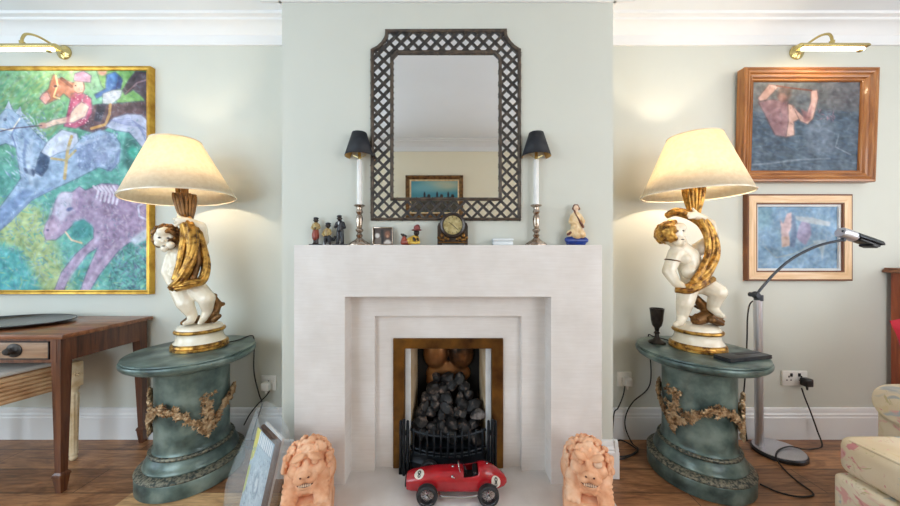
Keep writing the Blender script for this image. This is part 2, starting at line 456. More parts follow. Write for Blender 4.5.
skirt('baseboard_right', ('x', YW, -1, BX1, XR), ('y', BX1, 1, YB - .0212, YW), ('x', YB, -1, CX + .715, BX1 + .0188))

# ------------------------------------------------------------------ fireplace
YM = F / 217
HZ = .012
hz = G(); hz.box((CX - .715, .95, 0), (CX + .715, 1.56, HZ), .003)
tag(hz.build('hearth', 'limestone', None), 'flat pale limestone hearth slab in front of the fireplace', 'hearth')
mt = thing('fireplace_surround', 'large pale limestone mantelpiece with stepped square opening and ornaments along its top', 'fireplace', (CX, YM, HZ))
TOP = 1.117; OH = .4745; OT = .877
Y1, Y2, Y3 = F / 204, F / 200.5, F / 202
g = G()
# mantel face as one U-shaped prism with reveal
def ushape(g, ho, zo, hi, zi, y0, y1, z0=HZ):
    poly = [(CX - ho, z0), (CX - hi, z0), (CX - hi, zi), (CX + hi, zi), (CX + hi, z0), (CX + ho, z0), (CX + ho, zo), (CX - ho, zo)]
    n = 8; vs = [(u, y0, v) for u, v in poly] + [(u, y1, v) for u, v in poly]
    q = [(0, 1, 2, 7), (2, 3, 6, 7), (3, 4, 5, 6)]
    fs = [tuple(x) for x in q] + [tuple(i + n for i in x)[::-1] for x in q]
    for i in range(n): j = (i + 1) % n; fs.append((i, j, n + j, n + i))
    g.add(vs, fs); return g
ushape(g, .71, TOP, OH, OT, YM, YB - .0005)
o = g.build('mantel', 'limestone', mt, 0)
bv = o.modifiers.new('bevel', 'BEVEL'); bv.width = .0025; bv.segments = 2; bv.limit_method = 'ANGLE'
g = G(); ushape(g, .4985, .899, .36, .771, Y1, Y2); g.build('outer_slip', 'limestone', mt, 0)
g = G(); ushape(g, .4985, .899, .262, .64, Y2, Y2 + .03); g.build('inner_slip', 'limestone', mt, 0)
g = G(); g.box((CX - .4985, YB + .001, HZ), (CX - OH, Y1, .899)); g.box((CX + OH, YB + .001, HZ), (CX + .4985, Y1, .899)); g.box((CX - OH, YB + .001, OT), (CX + OH, Y1, .899))
g.build('reveal', 'limestone', mt, 0)
# firebox
fb = thing('firebox', 'fireplace insert with aged brass frame, cream fireclay sides and scorched copper back', 'firebox', (CX, Y3, HZ))
g = G(); ushape(g, .2735, .657, .216, .605, Y3, Y2 + .001)
o = g.build('brass_frame', 'old_brass', fb, 0)
bv = o.modifiers.new('bevel', 'BEVEL'); bv.width = .004; bv.segments = 2; bv.limit_method = 'ANGLE'
yf, yb2 = Y2 + .031, 1.765
g = G()
for sg in (-1, 1):
    vs = []
    for z in (HZ, .66):
        vs += [(CX + sg * .192, yf, z), (CX + sg * .176, yb2, z), (CX + sg * .225, yb2, z), (CX + sg * .24, yf, z)]
    g = G(); g.add(vs, [(0, 1, 5, 4), (1, 2, 6, 5), (2, 3, 7, 6), (3, 0, 4, 7), (0, 3, 2, 1), (4, 5, 6, 7)])
    g.build('fireclay_side', 'fire_cream', fb, 0)
for sg in (-1, 1):
    g = G(); xa, xb = sorted((CX + sg * .2165, CX + sg * .19)); g.box((xa, yf - .006, HZ + .007), (xb, yf - .001, .63))
    g.build('lip_highlight', 'lip_highlight', fb, 0)  # upright strip holding the painted bright edge
g = G(); g.box((CX - .24, yb2, HZ), (CX + .24, yb2 + .03, .66)); g.box((CX - .24, Y2 + .031, .655), (CX + .24, yb2 + .03, .67)); g.build('fireback', 'soot', fb, 0)
g = G(); g.box((CX - .215, Y2, HZ), (CX + .215, yb2, HZ + .006)); g.build('fire_floor', 'soot', fb, 0)
g = G()
for sg in (-1, 1):
    c = Vector((CX + sg * .072, yb2 - .005, .515))
    g.ell(c, (.072, .045, .09), n=24); g.ell(c + Vector((sg * .01, .01, .12)), (.08, .03, .06), n=20)
g.ell((CX, yb2 - .0, .4), (.13, .03, .07), n=24); g.ell((CX - .07, yb2, .36), (.06, .035, .05), n=16)
g.blob('copper_hood', 'fire_back', fb, .006, 5)
# fret
ft = thing('fire_grate', 'black cast iron bow-fronted fire basket with upright bars and end posts', 'grate', (CX, 1.515, HZ))
def bow(t, d=.0): return Vector((CX + t * .185, 1.53 - .045 * (1 - t * t) - d, 0))
for sg in (-1, 1):
    g = G()
    for k in range(3):
        x = CX + sg * (.196 + .0165 * k); y = 1.50 - .01 * (k == 1); z1 = .275 - .012 * abs(k - 1)
        g.box((x - .0065, y - .008, HZ), (x + .0065, y + .012, z1), .003); g.ell((x, y + .002, z1), .0075, n=10)
    g.box((CX + sg * .2125 - .026, 1.492, HZ), (CX + sg * .2125 + .026, 1.51, HZ + .03), .003)
    g.box((CX + sg * .2125 - .024, 1.494, .2), (CX + sg * .2125 + .024, 1.51, .22), .003)
    g.build('end_post', 'iron', ft)
g = G()
for z, r in ((.2, .007), (.118, .006)):
    g.tube([bow(t / 12) + Vector((0, 0, z + .01 * (t / 12) ** 2)) for t in range(-12, 13)], r, 8)
g.build('rail', 'iron', ft)
for i in range(11):
    t = -1 + 2 * (i + .5) / 11
    g = G(); p = bow(t, .006)
    g.tube([p + Vector((0, 0, .105)), p + Vector((0, -.004, .16)), p + Vector((0, 0, .205)), p + Vector((0, .004, .222))], [.0065, .0055, .006, .003], 8)
    g.build('bar', 'iron', ft)
g = G(); vs = []
prof = [(0, HZ), (.0, .035), (.006, .04), (.006, .06), (0, .066), (-.004, .1), (0, .112)]
for t in range(-12, 13):
    for d, z in prof:
        q = bow(t / 12, d); q.z = z; vs.append(q)
m_ = len(prof)
g.add(vs, [(i * m_ + j, (i + 1) * m_ + j, (i + 1) * m_ + j + 1, i * m_ + j + 1) for i in range(24) for j in range(m_ - 1)])
o = g.build('apron', 'iron', ft); sm = o.modifiers.new('solid', 'SOLIDIFY'); sm.thickness = .008; sm.offset = 1
g = G(); g.box((CX - .18, 1.545, .1), (CX + .18, 1.73, .112), .002)
for sx_ in (-.15, .15): g.box((CX + sx_ - .008, 1.56, HZ + .006), (CX + sx_ + .008, 1.575, .1)); g.box((CX + sx_ - .008, 1.7, HZ + .006), (CX + sx_ + .008, 1.715, .1))
g.build('grate_floor', 'iron', ft)
# coals, lump by lump
def lump(seed, r):
    rr = random.Random(seed); bm = bmesh.new(); bmesh.ops.create_icosphere(bm, subdivisions=3, radius=r)
    ax = [(Vector((rr.uniform(-1, 1), rr.uniform(-1, 1), rr.uniform(-1, 1))).normalized(), rr.uniform(.62, .86)) for _ in range(15)]
    for v in bm.verts:
        n = v.co.normalized(); k = 1
        for a, dc in ax:
            if n.dot(a) > dc: k = min(k, dc / n.dot(a))
        k *= 1 + .04 * math.sin(9 * n.x + seed) * math.sin(8 * n.y + 2 * seed) * math.sin(7 * n.z)
        v.co = Vector((n.x * 1.2, n.y, n.z * .86)) * r * k
    me = bpy.data.meshes.new('coal'); bm.to_mesh(me); bm.free(); return me
cm = [lump(s, .038) for s in range(5)]
for me in cm: me.materials.append(M['coal']); me.polygons.foreach_set('use_smooth', [True] * len(me.polygons)); me.set_sharp_from_angle(angle=.45)
rows = [(1.585, .155, 6, .132), (1.635, .17, 5, .13), (1.59, .2, 6, .132), (1.63, .23, 6, .134), (1.64, .27, 5, .125), (1.665, .31, 5, .112), (1.68, .35, 4, .09), (1.695, .392, 3, .06)]
ci = 0; RC = random.Random(3)
for y, z, n, half in rows:
    for i in range(n):
        x = CX + (-half + 2 * half * i / (n - 1)) + RC.uniform(-.013, .013)
        s = RC.uniform(.78, 1.2)
        o = bpy.data.objects.new('coal', cm[ci % 5]); COL.objects.link(o)
        o.location = (x, y + RC.uniform(-.008, .012), z + RC.uniform(-.014, .014)); o.scale = (s, s, s)
        o.rotation_euler = (RC.uniform(0, 6), RC.uniform(0, 6), RC.uniform(0, 6))
        tag(o, 'black lump of fire coal heaped in the iron grate', 'coal', 'coals heaped in the fire'); ci += 1
me = lump(21, .034); me.materials.append(M['ash'])
o = bpy.data.objects.new('coal', me); COL.objects.link(o); o.location = Pd(477.5, 414.5, 1.575)
tag(o, 'pale ashy grey lump of coal at the right end of the grate', 'coal')

# ------------------------------------------------------------------ racing car
car = thing('toy_car', 'red tinplate vintage racing car with number eight standing on the hearth', 'toy car', (.03, 1.384, HZ))
secs = [(-.194, .066, .024, .022), (-.19, .067, .035, .031), (-.17, .0685, .041, .0365), (-.12, .073, .046, .042), (-.06, .0765, .0485, .0465), (.0, .078, .05, .047),
        (.06, .078, .051, .046), (.1, .08, .051, .05), (.13, .085, .05, .056), (.155, .087, .047, .056), (.185, .083, .04, .05), (.215, .076, .03, .038), (.24, .07, .018, .024), (.252, .066, .006, .009)]
CYc = 1.384
def sec(x):
    for a, b in zip(secs, secs[1:]):
        if a[0] <= x <= b[0]:
            t = (x - a[0]) / (b[0] - a[0]); return [a[i] + (b[i] - a[i]) * t for i in range(1, 4)]
    return list((secs[0] if x < secs[0][0] else secs[-1])[1:])
def csurf(x, a, off=0):
    zc, hw, hh = sec(x)
    c, s = math.cos(a), math.sin(a)
    e = .8
    return Vector((x, CYc + math.copysign(abs(c) ** e, c) * (hw + off), zc + math.copysign(abs(s) ** e, s) * (hh + off)))
g = G(); NS = 40; xs = []
for a, b in zip(secs, secs[1:]):
    for k in range(4): xs.append(a[0] + (b[0] - a[0]) * k / 4)
xs.append(secs[-1][0])
vs = [csurf(x, 2 * PI * j / NS) for x in xs for j in range(NS)]; fs = []
for i in range(len(xs) - 1):
    for j in range(NS):
        j2 = (j + 1) % NS; am = 2 * PI * (j + .5) / NS
        if .055 < xs[i] < .118 and math.sin(am) > .62: continue        # cockpit hole
        fs.append((i * NS + j, i * NS + j2, (i + 1) * NS + j2, (i + 1) * NS + j))
fs.append(tuple(range(NS))); fs.append(tuple((len(xs) - 1) * NS + j for j in range(NS)))
g.add(vs, fs); o = g.build('body', 'red_car', car, 35); sm = o.modifiers.new('solid', 'SOLIDIFY'); sm.thickness = .002; sm.offset = -1
g = G(); g.box((.05, CYc - .036, .055), (.122, CYc + .036, .09), .006); g.box((.1, CYc - .034, .06), (.124, CYc + .034, .122), .008); g.build('seat', 'cockpit', car)
g = G(); g.lathe([(.0, -.003), (.031, -.003), (.031, .003), (0, .003)], n=24, mx=Matrix.Translation((-.1945, CYc, .066)) @ Matrix.Rotation(PI / 2, 4, 'Y') @ Matrix.Scale(.7, 4, (1, 0, 0))); g.build('grille', 'cockpit', car)
def roundel(x0, a0, r, nm):
    zc, hw, hh = sec(x0); rad = (hw + hh) / 2
    def pt(u, v, off): return csurf(x0 + u, a0 + v / rad, off)
    g = G(); n = 28; vs = [pt(0, 0, .0012)]; fs = []
    for k in (1, 2, 3):
        for j in range(n): vs.append(pt(r * k / 3 * math.cos(2 * PI * j / n), r * k / 3 * math.sin(2 * PI * j / n), .0012))
    for j in range(n):
        j2 = (j + 1) % n; fs.append((0, 1 + j, 1 + j2))
        for k in (0, 1): fs.append((1 + k * n + j, 1 + (k + 1) * n + j, 1 + (k + 1) * n + j2, 1 + k * n + j2))
    g.add(vs, fs); d = g.build(nm, 'decal_white', car)
    g = G()
    for cv, ro in ((r * .34, r * .36), (-r * .34, r * .4)):
        vs = []; fs = []; n = 24
        for j in range(n):
            a = 2 * PI * j / n
            for q in (ro, ro * .45): vs.append(pt(q * .85 * math.cos(a), (cv + q * math.sin(a)), .002))
        for j in range(n): j2 = (j + 1) % n; fs.append((2 * j, 2 * j2, 2 * j2 + 1, 2 * j + 1))
        g.add(vs, fs)
    g.build('numeral', 'decal_black', d)
# near side faces the camera (-Y): angle PI; upward from there is smaller angle, so v is flipped inside by mirrored numeral symmetry
roundel(.2, PI - .08, .0205, 'number_roundel'); roundel(-.135, PI * .65, .0215, 'number_roundel')
def wheel(x, y, nm='wheel'):
    mx = Matrix.Translation((x, y, HZ + .0455)) @ Matrix.Rotation(PI / 2, 4, 'X')
    g = G(); g.lathe([(.030, -.011), (.038, -.0145), (.0435, -.011), (.0455, 0), (.0435, .011), (.038, .0145), (.030, .011), (.028, 0)], n=40, mx=mx, closed=True)
    w = g.build(nm, 'tyre', car)
    g = G(); g.lathe([(.0305, -.009), (.033, -.0125), (.034, -.009), (.034, .009), (.033, .0125), (.0305, .009)], n=36, mx=mx, closed=True)
    g.lathe([(0, -.013), (.006, -.0125), (.0085, -.006), (.0085, .006), (.006, .0125), (0, .013)], n=16, mx=mx)
    for k in range(24):
        a = 2 * PI * k / 24; zz = .008 if k % 2 else -.004
        g.tube([mx @ Vector((.006 * math.cos(a + .5), .006 * math.sin(a + .5), zz)), mx @ Vector((.032 * math.cos(a), .032 * math.sin(a), .004 if k % 2 else 0))], .0011, 5)
    g.build('spoked_rim', 'chrome', w)
for x in (-.097, .162):
    for y in (1.308, 1.46): wheel(x, y)
g = G()
for x in (-.097, .162): g.tube([(x, 1.308, HZ + .0455), (x, 1.46, HZ + .0455)], .004, 8)
g.build('axle', 'gunmetal', car)
g = G(); g.tube(curve([(-.05, CYc - .04, .04), (-.03, CYc - .056, .036), (.06, CYc - .058, .034), (.13, CYc - .05, .036)]), .0045, 8); g.build('exhaust_pipe', 'chrome', car)
g = G(); g.tube(curve([(.045, CYc - .026, .12), (.038, CYc - .02, .142), (.036, CYc, .15), (.038, CYc + .02, .142), (.045, CYc + .026, .12)]), .0018, 6); g.tube([(.036, CYc, .15), (.046, CYc, .122)], .0015, 6); g.build('windscreen', 'chrome', car)
g = G(); g.lathe([(.017, -.002), (.02, 0), (.017, .002), (.0155, 0)], n=24, closed=True, mx=Matrix.Translation((.066, CYc, .118)) @ Matrix.Rotation(1.2, 4, 'Y'))
g.tube([(.066, CYc - .016, .118), (.066, CYc + .016, .118)], .0015, 6); g.build('steering_wheel', 'gunmetal', car)
g = G(); g.ell(csurf(.01, PI * .78, .003), .006); g.tube([csurf(.01, PI * .78, 0), csurf(.02, PI * .82, .006)], .002, 6); g.ell(csurf(.012, PI * .5, .003), .005); g.ell(csurf(.165, PI * .5, .002), (.005, .005, .004)); g.build('filler_cap', 'chrome', car)

# ------------------------------------------------------------------ lattice mirror
YF = F / 208
mr = thing('wall_mirror', 'tall mirror in an open lattice frame with notched top corners above the mantelpiece', 'mirror', (-.02, YB, 1.236))
def mp(px, py): q = Pd(px, py, YF); return (q.x, q.z)
def arc(c, r, a0, a1, n): return [(c[0] + r * math.cos(math.radians(a0 + (a1 - a0) * i / n)), c[1] + r * math.sin(math.radians(a0 + (a1 - a0) * i / n))) for i in range(n + 1)]
outl = [(370.5, 220.5), (370.5, 49)] + [(372.5, 47.8), (377, 45.5), (381.2, 41.5), (384.3, 36.5), (385, 33.5)] + [(385, 29)] + \
       [(507, 28.5), (507, 33), (507.7, 36), (511, 41), (515, 45), (519, 47.6), (521, 48.5), (521, 220.5)]
inl = [(393, 197.5), (393, 58), (397.5, 53), (494.5, 53), (499, 58), (499, 197.5)]
outl = [mp(*q) for q in outl]; inl = [mp(*q) for q in inl]
def inside(p, poly):
    r = False; x, y = p; n = len(poly); j = n - 1
    for i in range(n):
        if (poly[i][1] > y) != (poly[j][1] > y) and x < (poly[j][0] - poly[i][0]) * (y - poly[i][1]) / (poly[j][1] - poly[i][1]) + poly[i][0]: r = not r
        j = i
    return r
def rail(poly, w, y0, y1, name, inward):
    g = G(); n = len(poly); cx = sum(p[0] for p in poly) / n; off = []
    area = sum(poly[i][0] * poly[(i + 1) % n][1] - poly[(i + 1) % n][0] * poly[i][1] for i in range(n))
    sg = (1 if area > 0 else -1) * (1 if inward else -1)
    for i in range(n):
        a, b, c = Vector(poly[i - 1]), Vector(poly[i]), Vector(poly[(i + 1) % n])
        d1 = (b - a).normalized(); d2 = (c - b).normalized()
        n1 = Vector((-d1.y, d1.x)) * sg; n2 = Vector((-d2.y, d2.x)) * sg
        k = (n1 + n2); k = k.normalized() / max(.45, k.normalized().dot(n1)); off.append(b + k * w)
    vs = []; ym = y0 - .004
    for i in range(n):
        A = Vector(poly[i]); B = off[i]; mid = (A + B) / 2
        vs += [(A.x, y1, A.y), (A.x, y0, A.y), (mid.x, ym, mid.y), (B.x, y0, B.y), (B.x, y1, B.y)]
    fs = [(i * 5 + j, i * 5 + j + 1, ((i + 1) % n) * 5 + j + 1, ((i + 1) % n) * 5 + j) for i in range(n) for j in range(4)]
    g.add(vs, fs); return g.build(name, 'lattice', mr, 20)
rail(outl, .014, YF, YB - .001, 'outer_frame', True)
rail(inl, .014, YF, YB - .001, 'inner_frame', False)
g = G(); p = .0567; hw = .0058
x0, x1 = outl[0][0], outl[-1][0]; z0, z1 = outl[0][1], max(q[1] for q in outl)
for fam in (1, -1):
    for k in range(-60, 60):
        # line x + fam*z = k*p
        pts = []; run = []
        tt = x0
        while tt < x1:
            z = (k * p - (tt - CX)) * fam + 1.7
            ok = z0 < z < z1 and inside((tt, z), outl) and not inside((tt, z), inl)
            if ok: run.append((tt, z))
            if (not ok or tt + .003 >= x1) and run:
                if len(run) > 3: pts.append((run[0], run[-1]))
                run = []
            tt += .003
        for a, b in pts:
            A = Vector((a[0], 0, a[1])); B = Vector((b[0], 0, b[1])); d = (B - A); L = d.length; ang = math.atan2(d.z, d.x)
            mx = Matrix.Translation(((A.x + B.x) / 2, YF + .003 + (.003 if fam > 0 else .0015), (A.z + B.z) / 2)) @ Matrix.Rotation(-ang, 4, 'Y')
            g.box((-L / 2, -.0022, -hw), (L / 2, .0022, hw), 0, 0, mx)
g.build('lattice', 'lattice_dark', mr, 0)
g = G(); vs = [(x, YB - .002, z) for x, z in outl]; g.add(vs, [tuple(range(len(vs)))]); g.add([(x, YB - .0005, z) for x, z in outl], [tuple(range(len(vs)))])
o = g.build('mirror_glass', 'mirror', mr, 0)

# ------------------------------------------------------------------ painter for canvases and covers
def blur(a, r):
    for _ in range(2):
        for ax in (0, 1):
            k = max(1, int(r)); p = np.pad(a, [(k, k) if i == ax else (0, 0) for i in range(a.ndim)], mode='edge')
            c = np.cumsum(p, axis=ax); c = np.concatenate([np.zeros_like(np.take(c, [0], axis=ax)), c], axis=ax)
            n = a.shape[ax]; hi = np.take(c, range(2 * k + 1, 2 * k + 1 + n), axis=ax); lo = np.take(c, range(0, n), axis=ax)
            a = (hi - lo) / (2 * k + 1)
    return a
class Paint:
    def __init__(self, x0, y0, x1, y1, ss, bg):
        self.x0, self.y0, self.ss = x0, y0, ss
        self.w = int(round((x1 - x0) * ss)) + 1; self.h = int(round((y1 - y0) * ss)) + 1
        self.X, self.Y = np.meshgrid(np.linspace(x0, x1, self.w), np.linspace(y0, y1, self.h))
        self.a = np.ones((self.h, self.w, 3)) * np.array(bg, float)
    def lay(self, m, c, al=1):
        m = (m * al)[..., None]; self.a = self.a * (1 - m) + np.array(c, float) * m; return self
    def poly(self, pts, c, soft=1, al=1):
        X, Y = self.X, self.Y; r = np.zeros(X.shape, bool); n = len(pts); j = n - 1
        for i in range(n):
            xi, yi = pts[i]; xj, yj = pts[j]
            if yi != yj: r ^= ((yi > Y) != (yj > Y)) & (X < (xj - xi) * (Y - yi) / (yj - yi) + xi)
            j = i
        m = r.astype(float)
        if soft: m = blur(m, soft)
        return self.lay(m, c, al)
    def shape(self, pts, c, soft=1, al=1, edge=(60, 70, 100)):      # filled shape with a brushed darker contour
        self.poly(pts, c, soft, al); return self.line(list(pts) + [pts[0]], .45, edge, .5, .45)
    def ell(self, cx, cy, rx, ry, c, soft=.15, al=1, rot=0):
        ca, sa = math.cos(rot), math.sin(rot); dx = self.X - cx; dy = self.Y - cy
        d = np.sqrt(((dx * ca + dy * sa) / rx) ** 2 + ((-dx * sa + dy * ca) / ry) ** 2)
        return self.lay(np.clip((1 + soft - d) / (2 * soft), 0, 1), c, al)
    def line(self, pts, w, c, soft=.4, al=1):
        m = np.zeros(self.X.shape)
        for (ax, ay), (bx, by) in zip(pts, pts[1:]):
            dx, dy = bx - ax, by - ay; L = dx * dx + dy * dy + 1e-9
            t = np.clip(((self.X - ax) * dx + (self.Y - ay) * dy) / L, 0, 1)
            d = np.hypot(self.X - ax - t * dx, self.Y - ay - t * dy)
            m = np.maximum(m, np.clip((w + soft - d) / (2 * soft), 0, 1))
        return self.lay(m, c, al)
    def strokes(self, n, cols, ln, w, al, ang=None, region=None):
        x1, y1 = self.x0 + self.w / self.ss, self.y0 + self.h / self.ss
        R = region or (self.x0, self.y0, x1, y1)
        for _ in range(n):
            cx, cy = rng.uniform(R[0], R[2]), rng.uniform(R[1], R[3]); a = rng.uniform(0, PI) if ang is None else ang + rng.uniform(-.4, .4)
            l = ln * rng.uniform(.5, 1.3); c = cols[rng.integers(len(cols))]
            # local window for speed
            i0, i1 = int((cy - l - 3 - self.y0) * self.ss), int((cy + l + 3 - self.y0) * self.ss); j0, j1 = int((cx - l - 3 - self.x0) * self.ss), int((cx + l + 3 - self.x0) * self.ss)
            i0, j0 = max(0, i0), max(0, j0); i1, j1 = min(self.h, i1), min(self.w, j1)
            if i1 <= i0 or j1 <= j0: continue
            X = self.X[i0:i1, j0:j1] - cx; Y = self.Y[i0:i1, j0:j1] - cy
            u = X * math.cos(a) + Y * math.sin(a); v = -X * math.sin(a) + Y * math.cos(a)
            m = np.clip(1.4 - np.sqrt((u / l) ** 2 + (v / w) ** 2), 0, 1)[..., None] * al
            self.a[i0:i1, j0:j1] = self.a[i0:i1, j0:j1] * (1 - m) + np.array(c, float) * m
        return self
    def mottle(self, amt, r):
        n = blur(rng.normal(0, 1, (self.h, self.w, 1)), r); n = n / (n.std() + 1e-9) * amt
        self.a = np.clip(self.a + n, 0, 255); return self
    def grain(self, amt, r=1):
        n = rng.normal(0, 1, (self.h, self.w, 3)) * .4 + rng.normal(0, 1, (self.h, self.w, 1)); n = blur(n, r) if r else n
        self.a = np.clip(self.a + n * amt, 0, 255); return self
    def canvas(self, name, fn, mat_, parent, loc=None):
        # fn(u, v) -> world point, u,v in 0..1 from the top left
        off = root_loc(parent) if parent is not None else Vector((0, 0, 0))
        p00, p10, p01 = fn(0, 0) - off, fn(1, 0) - off, fn(0, 1) - off
        U, V = np.meshgrid(np.linspace(0, 1, self.w), np.linspace(0, 1, self.h))
        co = np.array(p00)[None, None, :] + U[..., None] * np.array(p10 - p00) + V[..., None] * np.array(p01 - p00)
        co = co.reshape(-1, 3); idx = np.arange(self.w * self.h).reshape(self.h, self.w)
        q = np.stack([idx[:-1, :-1], idx[1:, :-1], idx[1:, 1:], idx[:-1, 1:]], -1).reshape(-1, 4)
        me = bpy.data.meshes.new(name); me.from_pydata(co.tolist(), [], q.tolist())
        at = me.color_attributes.new('Col', 'FLOAT_COLOR', 'POINT')
        s = self.a.reshape(-1, 3) / 255; L = np.where(s <= .04045, s / 12.92, ((s + .055) / 1.055) ** 2.4)
        at.data.foreach_set('color', np.concatenate([L, np.ones((len(L), 1))], 1).astype(np.float32).ravel())
        return link_mesh(name, me, mat_, parent, 0)

# ------------------------------------------------------------------ framed pictures
def frame_bars(profile, x0, x1, z0, z1, yb, parent, names, m_h, m_v):
    """mitred frame: profile = [(inset from outer edge, distance off the wall)], one mesh per rail"""
    def corner(i, d, h): return [(x0 + d, yb - h, z0 + d), (x1 - d, yb - h, z0 + d), (x1 - d, yb - h, z1 - d), (x0 + d, yb - h, z1 - d)][i]
    for k, nm in ((0, 'bottom'), (1, 'side'), (2, 'top'), (3, 'side')):
        g = G(); a = [corner(k, d, h) for d, h in profile]; b = [corner((k + 1) % 4, d, h) for d, h in profile]
        n = len(a); g.add(a + b, [(i, i + 1, n + i + 1, n + i) for i in range(n - 1)] + [tuple(range(n)), tuple(range(n, 2 * n))])
        g.build('frame_rail', m_v if k in (1, 3) else m_h, parent, 20)

# left: the horse race
hp = thing('painting', 'large gold-framed painting of galloping horses and jockeys in teal, lilac and pink', 'painting', (-2.25, YW, .844))
YP = F / 174
X0, X1, Z0, Z1 = -2.775, -1.724, .842, 2.156
frame_bars([(0, 0), (0, .030), (.003, .034), (.012, .034), (.02, .028), (.024, .028), (.026, .02)], X0, X1, Z0, Z1, YW, hp, None, 'gilt_frame', 'gilt_frame')
g = G(); g.box((X0 + .005, YW - .012, Z0 + .005), (X1 - .005, YW - .0005, Z1 - .005)); g.build('backing', 'frame_brown', hp, 0)
sP = 174.0
pl, pr, pt, pb = 450 + (X0 + .022) * sP, 450 + (X1 - .022) * sP, 253 - (Z1 - .022 - EYE) * sP, 253 - (Z0 + .022 - EYE) * sP
c = Paint(pl, pt, pr, pb, 1.7, (92, 168, 158))
c.poly([(pl, pt), (pr, pt), (pr, 120), (pl, 140)], (118, 188, 164), 8)
c.ell(62, 72, 42, 18, (170, 200, 150), .8, .7); c.ell(20, 110, 60, 40, (100, 150, 90), .6, .6)
c.strokes(500, [(70, 128, 104), (128, 156, 96), (64, 150, 130), (150, 164, 110), (150, 170, 160)], 5, 1.2, .4, -.7, (pl, 75, 62, 140))
c.poly([(-40, 200), (40, 205), (75, 300), (30, 300), (-40, 230)], (186, 196, 128), 8, .85)
c.poly([(pl, 235), (20, 250), (45, 300), (pl, 300)], (70, 168, 176), 6, .9)
c.strokes(900, [(60, 170, 170), (120, 190, 150), (190, 200, 130), (70, 140, 160), (150, 180, 190), (100, 150, 190)], 3.2, .8, .5, None, (pl, 195, pr, pb))
c.strokes(260, [(50, 90, 110), (70, 120, 120), (100, 110, 150), (60, 140, 130)], 3, .8, .6, None, (108, 235, pr, pb))
# far hills and third horse
c.shape([(95, pt), (pr, pt), (pr, 106), (118, 104), (100, 85)], (130, 188, 112))
c.shape([(121, 90), (128, 78), (135, 70), (148, 72), (150, 108), (141, 96), (132, 89), (124, 94)], (74, 60, 74))
c.line([(124, 93), (136, 82), (146, 79)], .7, (140, 110, 120))
# second horse body and jockey
c.shape([(76, 108), (95, 104), (150, 100), (150, 122), (120, 118), (96, 134), (78, 128)], (104, 78, 88))
c.shape([(105, 74), (114, 71), (121, 78), (119, 88), (107, 92), (95, 98), (93, 94), (104, 88)], (54, 112, 186))
c.shape([(117, 76), (121, 80), (119, 88), (115, 88)], (34, 80, 150)); c.ell(101, 71, 4.5, 4, (214, 160, 140), .25); c.ell(101, 67.5, 5, 3, (170, 190, 110), .25)
c.shape([(101, 93), (112, 89), (121, 89), (119, 97), (110, 104), (101, 103)], (206, 212, 222))
c.shape([(96, 104), (105, 104), (102, 114), (99, 121), (93, 120)], (44, 44, 66))
c.line([(109, 104), (108, 114), (104, 124), (90, 128)], 1.4, (206, 160, 100))
# brown horse head
c.shape([(38, 98), (41, 93), (47, 88), (49, 80), (52, 73), (55, 78), (60, 77), (66, 80), (76, 83), (76, 100), (68, 98), (62, 93), (57, 98), (50, 101), (44, 104)], (176, 116, 94))
c.shape([(38, 98), (41, 93), (46, 91), (49, 98), (44, 104)], (214, 160, 156)); c.line([(54, 75), (56, 84), (52, 96), (58, 98)], .8, (236, 206, 160)); c.ell(54, 85.5, 1.7, 1.3, (60, 40, 46), .3)
c.line([(60, 78), (70, 86)], 1.6, (120, 70, 60))
# pale haunches behind
c.shape([(104, 126), (112, 117), (126, 113), (140, 114), (149, 122), (149, 150), (140, 146), (128, 132), (114, 130)], (186, 194, 222))
for k in range(5): c.line([(110 + k * 3, 120 + k), (128 + k * 3, 118 + k * 2), (146, 130 + k * 4)], .6, (140, 150, 196), .5, .8)
c.poly([(124, 136), (134, 140), (140, 150), (150, 156), (150, 200), (128, 172), (120, 160)], (60, 120, 116), 2)
c.ell(132, 152, 6, 6, (50, 160, 140), .4)
# lead grey horse
c.shape([(-14, 128), (-4, 116), (2, 110), (8, 103), (12, 110), (22, 118), (32, 130), (44, 142), (64, 150), (82, 136), (98, 129), (112, 133), (119, 143), (118, 162), (110, 171), (97, 167), (76, 178), (52, 189), (30, 200), (8, 222), (-20, 246), (-26, 238), (-4, 210), (12, 188), (19, 178), (16, 160), (14, 147), (4, 143), (-12, 148)], (152, 178, 210))
c.poly([(18, 140), (30, 146), (40, 165), (36, 182), (22, 176), (15, 158)], (176, 196, 222), 3, .8)
c.poly([(72, 150), (92, 136), (108, 136), (116, 148), (114, 160), (100, 164), (80, 172)], (132, 150, 190), 3, .8)
c.strokes(220, [(110, 130, 176), (184, 202, 228), (120, 142, 180)], 1.6, .9, .7, None, (76, 132, 116, 168))
c.strokes(120, [(120, 142, 186), (196, 210, 232)], 3, .8, .6, .9, (4, 112, 44, 180))
c.ell(106, 152, 13, 12, (166, 184, 214), .3, .7); c.ell(100, 157, 8, 6, (120, 134, 178), .5, .6)
c.poly([(-8, 212), (20, 190), (34, 190), (10, 214), (-16, 240)], (112, 140, 190), 2, .7); c.ell(3, 119, 1.8, 1.6, (44, 60, 100), .3); c.ell(-7, 136, 4, 3, (110, 130, 170), .5)
for k in range(12): c.line([(13 + k * 2.5, 110 + k * 2.5), (17 + k * 2.5, 109 + k * 2.6), (19.5 + k * 2.4, 112 + k * 2.7)], .7, (206, 216, 236) if k % 2 else (130, 150, 190), .5, .8)
c.poly([(3, 108), (7, 100), (10, 109)], (190, 200, 224), 0, .9); c.poly([(14, 112), (19, 105), (20, 116)], (170, 184, 214), 0, .9)
